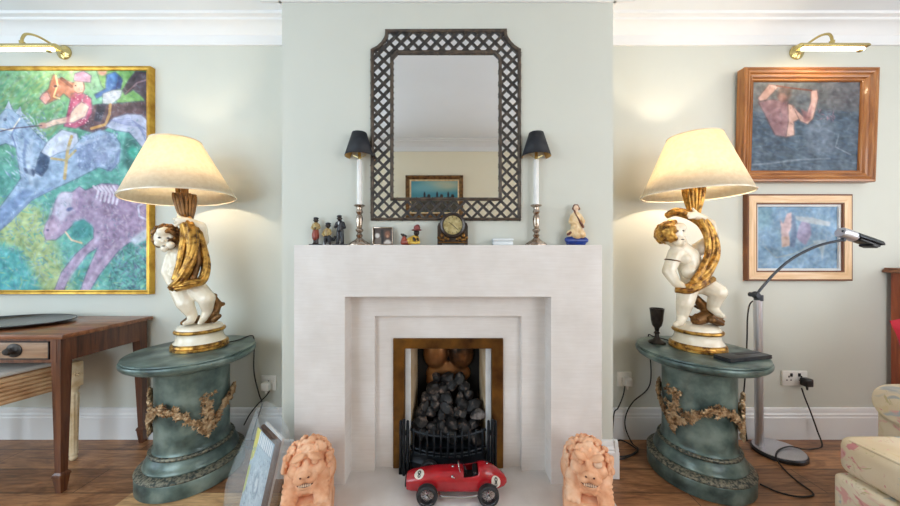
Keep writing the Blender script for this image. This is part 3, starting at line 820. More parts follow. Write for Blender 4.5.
c.line([(14, 146), (10, 134), (16, 122)], .8, (110, 130, 176)); c.line([(-2, 128), (10, 130), (18, 118)], .6, (236, 226, 206)); c.line([(24, 140), (22, 156), (24, 172)], 1.4, (116, 138, 184), .8, .7)
# lead jockey
c.shape([(60, 129), (76, 133), (77, 141), (70, 149), (56, 153), (47, 158), (39, 152), (46, 141)], (196, 206, 230))
c.shape([(39, 152), (48, 157), (46, 168), (40, 176), (33, 172), (36, 160)], (52, 78, 116)); c.shape([(22, 168), (34, 170), (32, 176), (24, 172)], (40, 60, 96))
c.shape([(70, 93), (80, 91), (90, 98), (91, 112), (84, 124), (74, 128), (62, 126), (66, 112)], (182, 88, 124))
for k in range(26): c.ell(rng.uniform(66, 88), rng.uniform(95, 124), .7, .7, (236, 190, 200), .4)
c.shape([(80, 101), (88, 106), (84, 116), (72, 122), (56, 124), (44, 128), (40, 124), (52, 119), (66, 116), (74, 106)], (226, 196, 182))
c.ell(77.5, 86, 5.5, 7, (228, 182, 166), .2); c.ell(74, 85, .9, .7, (60, 44, 56), .4); c.ell(80, 88, 2.4, 2, (214, 140, 132), .5); c.line([(73, 91), (76, 93), (80, 92)], .5, (150, 86, 90)); c.line([(82, 81), (83, 88), (81, 93)], .7, (120, 84, 84), .5, .8); c.shape([(72, 80), (73, 73), (82, 70), (90, 75), (89, 82), (80, 81)], (190, 152, 186)); c.ell(41, 125, 4, 3, (196, 150, 140), .3)
c.line([(70, 136), (66, 150), (63, 178)], 1.6, (196, 172, 120)); c.line([(40, 125), (10, 128), (-6, 132)], .5, (90, 70, 90)); c.line([(74, 150), (64, 160), (50, 158)], 1.2, (188, 168, 120))
# front pink-lilac horse
c.shape([(42, 232), (44, 224), (50, 214), (54, 200), (60, 192), (70, 192), (78, 186), (84, 190), (100, 183), (116, 184), (130, 196), (149, 200), (150, 236), (132, 240), (118, 250), (98, 275), (88, 292), (78, 292), (86, 270), (96, 248), (86, 254), (68, 276), (62, 292), (52, 292), (60, 272), (74, 254), (92, 238), (92, 228), (82, 220), (72, 224), (64, 232), (54, 240), (44, 240)], (168, 146, 178))
c.poly([(54, 200), (60, 192), (70, 192), (70, 212), (60, 222), (52, 214)], (196, 190, 214), 2); c.poly([(42, 232), (45, 223), (52, 218), (60, 226), (54, 236), (45, 240)], (190, 164, 192), 2)
c.poly([(100, 190), (124, 196), (142, 206), (140, 230), (118, 236), (104, 228), (96, 210)], (150, 124, 158), 4, .8)
c.poly([(104, 226), (118, 236), (110, 252), (96, 264), (100, 246)], (136, 110, 146), 3, .7)
c.strokes(200, [(188, 166, 196), (150, 130, 170), (200, 180, 196)], 2.4, .8, .5, None, (96, 188, 148, 250))
c.ell(68, 209, 3.2, 1.8, (100, 110, 160), .4, 1, -.3); c.ell(46, 230, 1.5, 1.1, (100, 84, 130), .4); c.line([(64, 232), (70, 240), (80, 243)], .9, (220, 190, 160))
for k in range(6): c.line([(92 + k * 4, 186), (97 + k * 4, 190 + k), (95 + k * 4, 199 + k)], 1.1, (222, 214, 232), .5, .9)
c.poly([(72, 222), (82, 219), (91, 226), (90, 236), (80, 240), (70, 236)], (56, 146, 146), 2); c.line([(146, 200), (137, 206), (138, 216), (146, 220)], 1, (206, 200, 226))
c.poly([(128, 240), (149, 226), (149, 236), (134, 246)], (196, 206, 222), 2)
c.strokes(2600, [(226, 230, 240), (70, 110, 130), (190, 210, 220), (70, 130, 140), (150, 160, 200), (120, 110, 150)], 2.0, .55, .24)

for pts, w_, col in (([(30, 140), (26, 160), (30, 184)], 2.2, (192, 208, 230)), ([(4, 112), (-2, 126), (-10, 138)], 2, (190, 206, 228)), ([(60, 150), (84, 142), (104, 136)], 1.6, (196, 208, 232)), ([(50, 188), (30, 198), (6, 222), (-18, 244)], 1.2, (88, 112, 164)), ([(118, 150), (114, 164), (106, 170)], 1.4, (96, 112, 160)),
                     ([(58, 196), (64, 194), (68, 200)], 2.4, (214, 208, 226)), ([(52, 204), (48, 216), (45, 226)], 1.2, (206, 196, 220)), ([(76, 190), (80, 200), (76, 212)], 2, (140, 116, 156)), ([(96, 200), (100, 214), (98, 226)], 2.2, (184, 162, 194)), ([(120, 204), (134, 214), (132, 228)], 3, (176, 150, 186)), ([(98, 236), (84, 254), (66, 280)], 1.6, (196, 178, 204)), ([(114, 244), (98, 266), (84, 288)], 1.6, (196, 178, 204)),
                     ([(60, 82), (66, 88), (72, 96)], 2, (146, 92, 76)), ([(84, 104), (80, 114), (66, 120)], 1.2, (240, 222, 210)), ([(72, 98), (68, 110), (66, 122)], 1.6, (150, 52, 88)), ([(110, 76), (114, 82), (108, 88)], 1.4, (96, 156, 214)), ([(64, 136), (54, 146), (46, 152)], 2, (222, 228, 240)), ([(120, 108), (136, 106), (146, 108)], 2.4, (76, 56, 66))):
    c.line(pts, w_, col, 1.2, .6)
c.mottle(9, 2).mottle(8, 5); c.a = c.a * .92
c.grain(7, 1)
ZP = [X0 + .022, X1 - .022, Z1 - .022, Z0 + .022]
c.canvas('canvas', lambda u, v: Vector((ZP[0] + (ZP[1] - ZP[0]) * u, YW - .024, ZP[2] + (ZP[3] - ZP[2]) * v)), 'oil', hp)

# right top: bather in a deep pine frame, leaning forward at the top
tp = thing('painting', 'painting of a figure seen from behind with raised arms, in deep pine frame', 'painting', (2.045, YW, 1.487))
Xa, Xb, Za, Zb = 1.664, 2.424, 1.487, 2.131
frame_bars([(0, 0), (0, .044), (.003, .05), (.012, .051), (.015, .046), (.019, .045), (.024, .049), (.030, .047), (.036, .038), (.042, .037), (.045, .041), (.051, .038), (.056, .028), (.062, .027), (.066, .03), (.069, .026), (.071, .017)], Xa, Xb, Za, Zb, YW, tp, None, 'pine_x', 'pine_z')
g = G(); g.box((Xa + .006, YW - .008, Za + .006), (Xb - .006, YW, Zb - .006)); g.build('backing', 'frame_brown', tp, 0)
def zz5(x, y): return (725 + x / 4.05, 60 + y / 4.05)
def Z5(l): return [zz5(*q) for q in l]
c = Paint(752, 84, 855.5, 169.5, 1.8, (66, 86, 106))
c.poly([(752, 84), (856, 84), (856, 112), (752, 112)], (92, 98, 104), 8)
c.poly(Z5([(380, 90), (530, 90), (530, 210), (400, 190)]), (104, 104, 112), 6, .7)
c.strokes(700, [(60, 90, 122), (82, 108, 134), (54, 72, 94), (106, 124, 142), (70, 86, 96)], 4, .9, .45, .2, (752, 112, 856, 170))
c.strokes(200, [(84, 86, 90), (110, 112, 118), (96, 88, 96)], 4, .9, .4, .1, (752, 84, 856, 112))
c.poly(Z5([(320, 250), (420, 240), (440, 370), (330, 380)]), (126, 140, 160), 5, .6)
c.line(Z5([(120, 420), (180, 415), (300, 400), (420, 395)]), .7, (160, 172, 186), .8, .6); c.line(Z5([(450, 310), (440, 350), (500, 380)]), .6, (150, 164, 182), .6, .7)
c.shape(Z5([(135, 175), (180, 165), (250, 170), (258, 240), (248, 312), (205, 305), (180, 260), (160, 220)]), (148, 112, 120), 1, 1, (70, 54, 60))
c.shape(Z5([(250, 180), (272, 188), (300, 240), (276, 252), (280, 305), (246, 312), (254, 250)]), (206, 168, 158), 1, 1, (70, 54, 60))
c.shape(Z5([(133, 160), (175, 105), (212, 112), (205, 125), (165, 168), (140, 172)]), (198, 156, 146), 1, 1, (70, 54, 60))
c.shape(Z5([(268, 190), (320, 238), (338, 175), (338, 130), (362, 128), (368, 160), (350, 240), (330, 262), (300, 250)]), (204, 166, 158), 1, 1, (70, 54, 60))
c.poly(Z5([(300, 200), (330, 215), (345, 180), (340, 245), (318, 255)]), (150, 104, 108), 1, .8)
c.ell(*zz5(235, 142), 7, 7.5, (92, 72, 70), .25); c.ell(*zz5(228, 158), 4, 4, (150, 110, 104), .4); c.line(Z5([(205, 112), (270, 122), (340, 130)]), .7, (110, 54, 44))
c.poly(Z5([(270, 150), (320, 140), (335, 170), (290, 185)]), (60, 70, 84), 2, .8)
c.strokes(26, [(160, 110, 130), (70, 60, 80)], 2, .6, .6, None, (815, 110, 832, 122))
c.strokes(300, [(60, 80, 100), (150, 160, 170)], 2, .5, .2); c.mottle(8, 2).mottle(7, 5); c.a = c.a * .88; c.grain(6, 1)
c.canvas('canvas', lambda u, v: Vector((Xa + .069 + (Xb - Xa - .138) * u, YW - .0185, Zb - .069 - (Zb - Za - .138) * v)), 'oil', tp)
tp.rotation_euler = (math.radians(1.6), 0, 0)

# right lower: abstract in a pale frame
lp = thing('painting', 'small pale blue abstract painting in a flat light wood frame, lower of two', 'painting', (2.02, YW, .919))
Xa2, Xb2, Za2, Zb2 = 1.713, 2.323, .919, 1.42
g = None
frame_bars([(0, 0), (0, .024), (.003, .027), (.012, .027)], Xa2, Xb2, Za2, Zb2, YW, lp, None, 'frame_brown', 'frame_brown')
frame_bars([(.010, .010), (.010, .0285), (.05, .0285), (.05, .012)], Xa2, Xb2, Za2, Zb2, YW, lp, None, 'pale_x', 'pale_z')
frame_bars([(.0495, .012), (.0495, .0262), (.058, .0262), (.06, .014)], Xa2, Xb2, Za2, Zb2, YW, lp, None, 'frame_brown', 'frame_brown')
frame_bars([(.0585, .010), (.0585, .018), (.071, .018), (.072, .008)], Xa2, Xb2, Za2, Zb2, YW, lp, None, 'page_white', 'page_white')
g = G(); g.box((Xa2 + .006, YW - .008, Za2 + .006), (Xb2 - .006, YW, Zb2 - .006)); g.build('backing', 'frame_brown', lp, 0)
def Z6(l): return [(735 + x / 4.819, 185 + y / 4.819) for x, y in l]
c = Paint(760, 207, 838.5, 268.5, 2.0, (120, 158, 192))
c.strokes(500, [(100, 146, 190), (150, 176, 200), (110, 150, 176), (140, 170, 190)], 4, 1, .45)
c.poly(Z6([(120, 110), (200, 110), (180, 200), (125, 220)]), (110, 160, 176), 4, .6)
c.poly(Z6([(232, 165), (245, 190), (262, 140), (285, 133), (291, 200), (272, 230), (276, 292), (240, 300)]), (214, 186, 190), 1)
c.poly(Z6([(238, 250), (274, 250), (276, 292), (240, 300)]), (206, 176, 160), 1, .8)
c.poly(Z6([(305, 250), (320, 200), (340, 160), (372, 190), (378, 240), (350, 290), (320, 270)]), (158, 150, 184), 1)
c.poly(Z6([(300, 150), (380, 158), (466, 180), (464, 200), (380, 188), (310, 172)]), (182, 192, 200), 1, .9)
c.poly(Z6([(286, 140), (300, 150), (310, 230), (300, 300), (276, 300), (282, 220)]), (96, 116, 150), 1, .8)
c.poly(Z6([(380, 270), (450, 262), (440, 300), (430, 370), (418, 310)]), (176, 192, 200), 1, .8)
c.line(Z6([(160, 300), (215, 350), (300, 330), (400, 280)]), .6, (160, 172, 176), .5, .8); c.poly(Z6([(160, 290), (240, 320), (200, 350)]), (94, 126, 150), 1, .6)
c.mottle(8, 2).mottle(8, 6); c.a = c.a * .86 + np.array((128, 134, 140)) * .1; c.grain(6, 1)
c.canvas('canvas', lambda u, v: Vector((Xa2 + .07 + (Xb2 - Xa2 - .14) * u, YW - .0095, Zb2 - .07 - (Zb2 - Za2 - .14) * v)), 'oil', lp)

# opposite wall: picture seen in the mirror
bp = thing('painting', 'brown and gold framed landscape of riders under a teal sky, seen reflected in the mirror', 'painting', (-.18, YR, 1.47))
Xo0, Xo1, Zo0, Zo1 = -.527, .156, 1.50, 2.0
def flipframe(profile, m_):
    def corner(i, d, h): return [(Xo0 + d, YR + h, Zo0 + d), (Xo1 - d, YR + h, Zo0 + d), (Xo1 - d, YR + h, Zo1 - d), (Xo0 + d, YR + h, Zo1 - d)][i]
    for k in range(4):
        g = G(); a = [corner(k, d, h) for d, h in profile]; b = [corner((k + 1) % 4, d, h) for d, h in profile]; n = len(a)
        g.add(a + b, [(i, i + 1, n + i + 1, n + i) for i in range(n - 1)]); g.build('frame_rail', m_, bp, 20)
flipframe([(0, 0), (0, .03), (.02, .035), (.045, .022), (.05, .02)], 'bronze_gold'); flipframe([(.048, .012), (.048, .022), (.06, .018), (.066, .01)], 'glaze_cream')
c = Paint(0, 0, 120, 85, 1, (70, 140, 156))
c.ell(35, 12, 50, 14, (206, 196, 160), .6, .8); c.ell(90, 20, 40, 12, (120, 176, 186), .6, .8); c.poly([(0, 52), (120, 50), (120, 85), (0, 85)], (74, 66, 52), 3)
for x in (24, 52, 84): c.ell(x, 48, 11, 5, (44, 32, 30), .3); c.ell(x - 10, 42, 4, 6, (44, 32, 30), .3); c.ell(x + 1, 38, 2.5, 8, (36, 32, 40), .3)
c.strokes(120, [(90, 74, 52), (52, 46, 40)], 5, 1, .5, 0, (0, 52, 120, 85))
c.canvas('canvas', lambda u, v: Vector((Xo1 - .06 - (Xo1 - Xo0 - .12) * u, YR + .011, Zo1 - .06 - (Zo1 - Zo0 - .12) * v)), 'oil', bp)

# ------------------------------------------------------------------ picture lights
def picture_light(rose, tube_c, half, label):
    t = thing('picture_light', label, 'picture light', (rose[0], YW, rose[2]), 'brass picture lights')
    r = Vector(rose)
    mx = Matrix.Translation((r.x, YW, r.z)) @ Matrix.Rotation(PI / 2, 4, 'X')
    g = G(); g.lathe([(.04, 0), (.041, .006), (.036, .012), (.026, .016), (.018, .026), (0, .028)], n=32, mx=mx); g.build('wall_rose', 'brass', t)
    tc = Vector(tube_c)
    g = G(); g.tube(curve([(r.x, YW - .02, r.z), (r.x * .7 + tc.x * .3, YW * .7 + tc.y * .3, r.z + .010), (r.x * .35 + tc.x * .65, YW * .35 + tc.y * .65, r.z + .014), (r.x * .1 + tc.x * .9, YW * .1 + tc.y * .9, r.z - .004), (tc.x, tc.y + .002, tc.z + .055), (tc.x, tc.y, tc.z + .03)]), .006, 10)
    g.tube([(tc.x, tc.y, tc.z + .034), (tc.x, tc.y, tc.z + .012)], [.011, .009], 12); g.build('gooseneck', 'brass', t)
    # reflector: half-round hood open below
    g = G(); n = 16; vs = []
    for x in (tc.x - half, tc.x + half):
        for i in range(n + 1):
            a = PI * i / n; vs.append((x, tc.y + .024 * math.cos(a), tc.z - .004 + .024 * math.sin(a)))
    g.add(vs, [(i, i + 1, n + 2 + i, n + 1 + i) for i in range(n)] + [tuple(range(n + 1)), tuple(range(n + 1, 2 * n + 2))])
    o = g.build('hood', 'brass', t); sm = o.modifiers.new('solid', 'SOLIDIFY'); sm.thickness = .002
    g = G(); g.tube([(tc.x - half + .015, tc.y - .002, tc.z - .009), (tc.x + half - .015, tc.y - .004, tc.z - .010)], .0095, 14); g.build('strip_bulb', 'strip', t)
    g = G(); g.ell((tc.x + half - .035, tc.y - .006, tc.z - .022), (.014, .01, .006)); g.build('bulb_clip', 'brass', t)
    L = bpy.data.lights.new('picture_light_glow', 'AREA'); L.shape = 'RECTANGLE'; L.size = half * 1.8; L.size_y = .02; L.energy = .8; L.color = (1, .8, .52)
    lo = bpy.data.objects.new('picture_light_glow', L); COL.objects.link(lo); lo.location = (tc.x, tc.y + .002, tc.z - .027); lo.rotation_euler = (math.radians(35), 0, 0)
YT = F / 190
picture_light((-385 / 171, YW, 1.08 + 200 / 171), Pd(22, 48, YT), 35 / 190, 'brass picture light on the left wall above the painting of horses')
picture_light((346 / 171, YW, 1.08 + 200 / 171), Pd(832, 47.5, YT), 33 / 190, 'brass picture light on the right wall above the pine-framed painting')

# ------------------------------------------------------------------ pedestals
def pedestal(cx, cy, low0, label):
    t = thing('pedestal', label, 'pedestal', (cx, cy, 0), 'verdigris pedestals')
    c = (cx, cy, 0)
    g = G(); g.lathe([(.206, 0), (.212, .004), (.212, .066), (.208, .072)], c, 72); g.build('plinth', 'verdigris', t)
    g = G(); g.lathe([(.211, .0722), (.214, .078), (.208, .084), (.186, .094), (.183, .0945)], c, 96, wob=lambda a, i, z: 1 + (.006 * math.sin(a * 48) if i in (2, 3) else 0)); g.build('leaf_band', 'verdigris_ring', t)
    g = G(); g.lathe([(.184, .095), (.186, .101), (.183, .105), (.181, .115), (.174, .13), (.165, .141), (.16, .146)], c, 72); g.build('ovolo', 'verdigris', t)
    g = G(); g.lathe([(.158, .146), (.166, .150), (.168, .156), (.164, .162), (.152, .164)], c, 120, wob=lambda a, i, z: 1 + (.008 * math.sin(a * 60) if i in (1, 2, 3) else 0)); g.build('bead_ring', 'verdigris_ring', t)
    g = G(); g.lathe([(.155, .164), (.15, .172), (.1475, .19), (.1465, .36), (.1475, .51), (.152, .53), (.16, .536)], c, 72); g.build('column', 'verdigris', t)
    g = G(); g.lathe([(.16, .5362), (.2, .543), (.228, .553), (.235, .558), (.244, .56), (.248, .566), (.256, .568), (.262, .577), (.263, .588), (.260, .594), (.254, .596), (.258, .599), (.257, .6035), (.25, .605)], c, 96); g.build('top', 'verdigris', t)
    to_cam = math.atan2(-cy, -cx)
    R = random.Random(int(cx * 100))
    def on(ph, z, r=.152): a = to_cam + ph; return Vector((cx + r * math.cos(a), cy + r * math.sin(a), z)), a
    def leaf(g, p, a, s):
        n = Vector((math.cos(a), math.sin(a), 0)); u = Vector((-n.y, n.x, 0)); w = Vector((0, 0, 1))
        th = R.uniform(0, 2 * PI); d1 = u * math.cos(th) + w * math.sin(th); d2 = -u * math.sin(th) + w * math.cos(th)
        vs = [p + n * .002]; k = 10
        for i in range(k):
            b = 2 * PI * i / k; rr = s * (1.0 if i % 2 == 0 else .5)
            vs.append(p + d1 * rr * math.cos(b) + d2 * rr * .8 * math.sin(b) + n * (R.uniform(.006, .02)))
        for v in list(vs[1:]): pass
        vs.append(p + n * .02)
        fs = [(len(vs) - 1, 1 + i, 1 + (i + 1) % k) for i in range(k)] + [(0, 1 + (i + 1) % k, 1 + i) for i in range(k)]
        g.add(vs, fs)
    for q in range(3):
        a0 = low0 + q * 2 * PI / 3; g = G()
        for i in range(150):                                    # arch of leaves
            f = R.random(); ph = a0 + f * 2 * PI / 3; z = .262 + .118 * math.sin(PI * f) ** 1.2 + R.gauss(0, .011)
            p, a = on(ph, z); leaf(g, p, a, R.uniform(.012, .02))
        for i in range(60):
            f = R.random(); p, a = on(a0 + R.gauss(0, .085), .235 + .2 * f + R.gauss(0, .006)); leaf(g, p, a, R.uniform(.012, .019) * (1.15 - .4 * abs(f - .4)))
        for i in range(24):                                    # fruits
            f = R.random(); ph = a0 + f * 2 * PI / 3; p, a = on(ph, .262 + .118 * math.sin(PI * f) ** 1.2, .166); g.ell(p, R.uniform(.006, .010), n=8)
        p, a = on(a0, .24, .158); g.ell(p, (.008, .008, .013), n=8)
        g.build('garland', 'garland', t, 25)
    return t
PLX, PLY = -1.272, 1.54
PRX, PRY = 1.222, 1.53
pedestal(PLX, PLY, math.radians(17), 'round verdigris pedestal with bronze garlands, left of the fireplace under a lamp')
pedestal(PRX, PRY, math.radians(-34), 'round verdigris pedestal with bronze garlands, right of the fireplace under a lamp')
PT = .605

# ------------------------------------------------------------------ cherub lamps
def lamp(cx, cy, label, spec):
    t = thing('table_lamp', label, 'lamp', (cx, cy, PT), 'cherub table lamps')
    c = (cx, cy, PT)
    g = G(); g.lathe([(.114, 0), (.118, .003), (.118, .012), (.114, .016), (.117, .02), (.114, .03), (.108, .034)], c, 80, wob=lambda a, i, z: 1 + (.015 * math.sin(a * 26) if i == 5 or i == 4 else 0)); base = g.build('gilt_foot', 'gilt', t)
    g = G(); g.lathe([(.108, .0342), (.104, .04), (.098, .05), (.094, .064), (.094, .074), (.098, .08)], c, 64); g.build('plinth', 'ivory', t)
    g = G(); g.lathe([(.097, .0802), (.104, .083), (.106, .089), (.103, .095), (.096, .098)], c, 64); g.build('gilt_ring', 'gilt', t)
    g = G(); g.lathe([(.096, .0982), (.095, .104), (.09, .112), (.075, .119), (.04, .124), (0, .125)], c, 64, wob=lambda a, i, z: 1 + .02 * math.sin(a * 5 + 1)); g.build('ground', 'ivory', t)
    def q(p): return Pd(p[0], p[1], cy - p[2])
    g = G()
    for chain in spec['body']: g.limb([(q(p), p[3]) for p in chain])
    for p in spec['lumps']: g.ell(q(p), p[3] if len(p) == 4 else p[3:6], n=14)
    body = g.blob('cherub', 'ivory', t, .0038, 4)
    g = G()
    for p in spec['eyes']: g.ell(q(p), (.0065, .005, .0045), n=10)
    for p in spec['mouth']: g.ell(q(p), (.009, .005, .0028), n=10)
    g.build('face_paint', 'eye', body)
    # hair: curls over the skull except around the face
    R = random.Random(5); g = G(); hc = q(spec['head']); fd = Vector(spec['face_dir']).normalized(); hr = spec['head'][3]
    for i in range(330):
        d = Vector((R.gauss(0, 1), R.gauss(0, 1), R.gauss(0, 1))).normalized()
        if d.dot(fd) > .38 or d.z < -.7: continue
        g.ell(hc + d * (hr + .005), R.uniform(.009, .0145), n=8)
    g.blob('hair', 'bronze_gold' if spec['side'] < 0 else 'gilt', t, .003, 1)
    # drapery: ribbed gold strands
    g = G()
    for chain in spec['drape']:
        pts = curve([q(p) for p in chain], 6); rr = []
        for i in range(len(pts)):
            f = i / (len(pts) - 1) * (len(chain) - 1); k = min(int(f), len(chain) - 2); rr.append(chain[k][3] + (chain[k + 1][3] - chain[k][3]) * (f - k))
        for j in range(7):
            a = 2 * PI * j / 7
            sub = []
            for i, p in enumerate(pts):
                tg = (pts[min(i + 1, len(pts) - 1)] - pts[max(i - 1, 0)]).normalized(); u = tg.orthogonal().normalized() if i == 0 else u
                u = (u - tg * u.dot(tg)).normalized(); v = tg.cross(u); b = a + i * .07
                sub.append(p + (u * math.cos(b) + v * math.sin(b)) * rr[i] * .74)
            g.tube(sub, [r * .36 for r in rr], 8)
        g.tube(pts, [r * .66 for r in rr], 12)
    g.blob('drapery', 'gilt', t, .003, 0)
    if 'lining' in spec:
        g = G(); g.limb([(q(p), p[3]) for p in spec['lining']]); g.blob('cloth_lining', 'bronze_gold', t, .0035, 1)
    # torch / cornucopia under the shade
    tp_, tb = q(spec['torch'][0]), q(spec['torch'][1]); g = G(); ax = (tp_ - tb)
    n = 22; prof = [(0, .03), (.15, .034), (.4, .04), (.7, .05), (.92, .058), (1.0, .06), (1.0, .05), (.95, .0)]
    vs = []; fs = []
    for j in range(n):
        a = 2 * PI * j / n
        for f, r in prof:
            k = 1 + .12 * math.sin(a * 7 + f * 5); p = tb + ax * f; vs.append(p + Vector((math.cos(a), math.sin(a), 0)) * r * k * .72)
    m = len(prof)
    for j in range(n):
        for i in range(m - 1): j2 = (j + 1) % n; fs.append((j * m + i, j2 * m + i, j2 * m + i + 1, j * m + i + 1))
    g.add(vs, fs)
    for j in range(16):
        a = 2 * PI * j / 16; d = Vector((math.cos(a), math.sin(a), 0))
        g.tube([tb + ax * .1 + d * .02, tb + ax * .45 + d * .031, tb + ax * .8 + d * .041, tb + ax * (.95 + .05 * (j % 2)) + d * .047], [.003, .007, .007, .002], 6)
    g.tube([tb + ax * .95, tb + ax * 1.0 + Vector((0, 0, .05))], .016, 12)
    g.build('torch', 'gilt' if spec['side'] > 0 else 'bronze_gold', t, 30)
    # rockwork and trailing cloth at the feet
    g = G()
    for chain in spec['rock']: g.limb([(q(p), p[3]) for p in chain])
    R = random.Random(11)
    for p in spec['rock'][0]:
        for i in range(6): g.ell(q(p) + Vector((R.uniform(-1, 1), R.uniform(-1, 1), R.uniform(-.6, 1))) * p[3], R.uniform(.006, .012), n=8)
    g.blob('rockwork', 'bronze_gold', t, .0038, 1)
    if 'armlet' in spec:
        p = q(spec['armlet']); g = G(); g.lathe([(.031, -.003), (.034, 0), (.031, .003), (.028, 0)], n=24, closed=True, mx=Matrix.Translation(p) @ Matrix.Rotation(.2, 4, 'Y')); g.build('armlet', 'bronze_gold', t)
    # shade
    sx, sz0, sz1, r0, r1, tilt = spec['shade']
    P = Vector((sx, cy - .01, sz0))
    mx = Matrix.Translation(P) @ Matrix.Rotation(tilt, 4, 'Y')
    h = sz1 - sz0
    g = G(); g.shell([(r0, 0), (r0 - (r0 - r1) * .5, h * .5), (r1, h)], n=72, mx=mx); sh = g.build('lamp_shade', 'shade', t)
    sm = sh.modifiers.new('solid', 'SOLIDIFY'); sm.thickness = .0015
    for r, z in ((r0, .0), (r1, h)):
        g = G(); g.lathe([(r - .002, -.003), (r + .002, -.003), (r + .002, .003), (r - .002, .003)], n=72, mx=mx @ Matrix.Translation((0, 0, z)), closed=True)
        g.build('shade_trim', 'ivory', sh)
    g = G()
    for k in range(3): a = 2 * PI * k / 3; g.tube([mx @ Vector((0, 0, h - .03)), mx @ Vector((r1 * math.cos(a), r1 * math.sin(a), h - .002))], .0016, 6)
    g.tube([mx @ Vector((0, 0, h - .03)), mx @ Vector((0, 0, h * .3))], .003, 8)
    g.build('shade_carrier', 'brass', sh)
    bpz = mx @ Vector((0, 0, h * .36))
    g = G(); g.ell(bpz, (.03, .03, .038), n=18); b_ = g.build('bulb', 'bulb', t); g = G(); g.tube([bpz - Vector((0, 0, .034)), bpz - Vector((0, 0, .08))], [.017, .015], 14); g.build('bulb_holder', 'old_brass', t)
    L = bpy.data.lights.new('lamp_light', 'POINT'); L.energy = spec['watt']; L.color = (1, .83, .62); L.shadow_soft_size = .022
    lo = bpy.data.objects.new('lamp_light', L); COL.objects.link(lo); lo.location = bpz + Vector((0, 0, .045))
    return t
LLX, LLY = -1.263, 1.57
RLX, RLY = 1.2355, 1.55
left = dict(side=-1, watt=6.5, head=(166.5, 238, .05, .054), face_dir=(-.3, -1, -.3),
    body=[[(167, 238, .05, .051), (175, 248, .035, .030), (181, 256, .03, .048), (181.5, 268, .03, .051), (184, 279, .03, .05), (188, 286, .02, .046)],
          [(189, 252, .01, .034), (202, 241, .0, .03), (201, 227, .015, .025), (187, 221, .06, .019), (179.5, 220, .075, .018)],
          [(179.5, 219, .075, .008), (174.5, 223, .07, .006)], [(180.5, 222, .08, .008), (175.5, 226, .075, .006)], [(181, 217.5, .075, .008), (177.5, 214.5, .06, .006)], [(178, 218, .08, .007), (173, 219, .07, .0055)],
          [(173.5, 257, .045, .034), (168, 272, .055, .028), (172.5, 283.5, .09, .021), (178, 288, .105, .016)],
          [(180, 287, .04, .046), (185, 303, .07, .036), (192.5, 315.5, .055, .022), (191, 321, .075, .017), (185, 323.5, .1, .011)],
          [(194, 286, .025, .046), (206.5, 298.5, .045, .038), (207.5, 311, .02, .023), (203, 319.5, .04, .016), (200, 323, .07, .011)]],
    lumps=[(163.2, 241.3, .108, .0085), (158.8, 243, .088, .018), (170.5, 245, .092, .018), (164.7, 248.6, .086, .017), (163.7, 232, .08, .028), (177, 272, .06, .034)],
    eyes=[(159.2, 237.6, .1015), (168, 238, .1065)], mouth=[(163.4, 246, .1075)],
    drape=[[(184, 217, .045, .026), (191, 231, .065, .025), (193, 248, .085, .022), (188, 266, .105, .021), (180, 281, .115, .021), (171, 288.5, .11, .016)],
           [(197, 228, .03, .018), (202, 246, .03, .018), (206, 266, .035, .019), (202, 280, .055, .02), (190, 284, .1, .02), (175, 288, .115, .018)],
           [(184, 222, .06, .016), (183.5, 240, .085, .015), (180, 262, .1, .014), (175, 280, .11, .014)]],
    lining=[(192, 224, .04, .016), (197, 243, .045, .016), (198, 262, .055, .016), (193, 278, .085, .016)],
    torch=[(184.5, 194, .03), (187, 224, .04)],
    rock=[[(199, 321, .0, .024), (207, 320, .0, .024), (214, 314, .0, .022), (218, 304, -.01, .018), (212, 295, .0, .013)], [(192, 319, .01, .024), (183, 323, .08, .012)], [(214, 320, .03, .014), (219, 316, .03, .012)]],
    shade=(-1.352, 1.358, 1.640, .228, .102, math.radians(-5.5)))
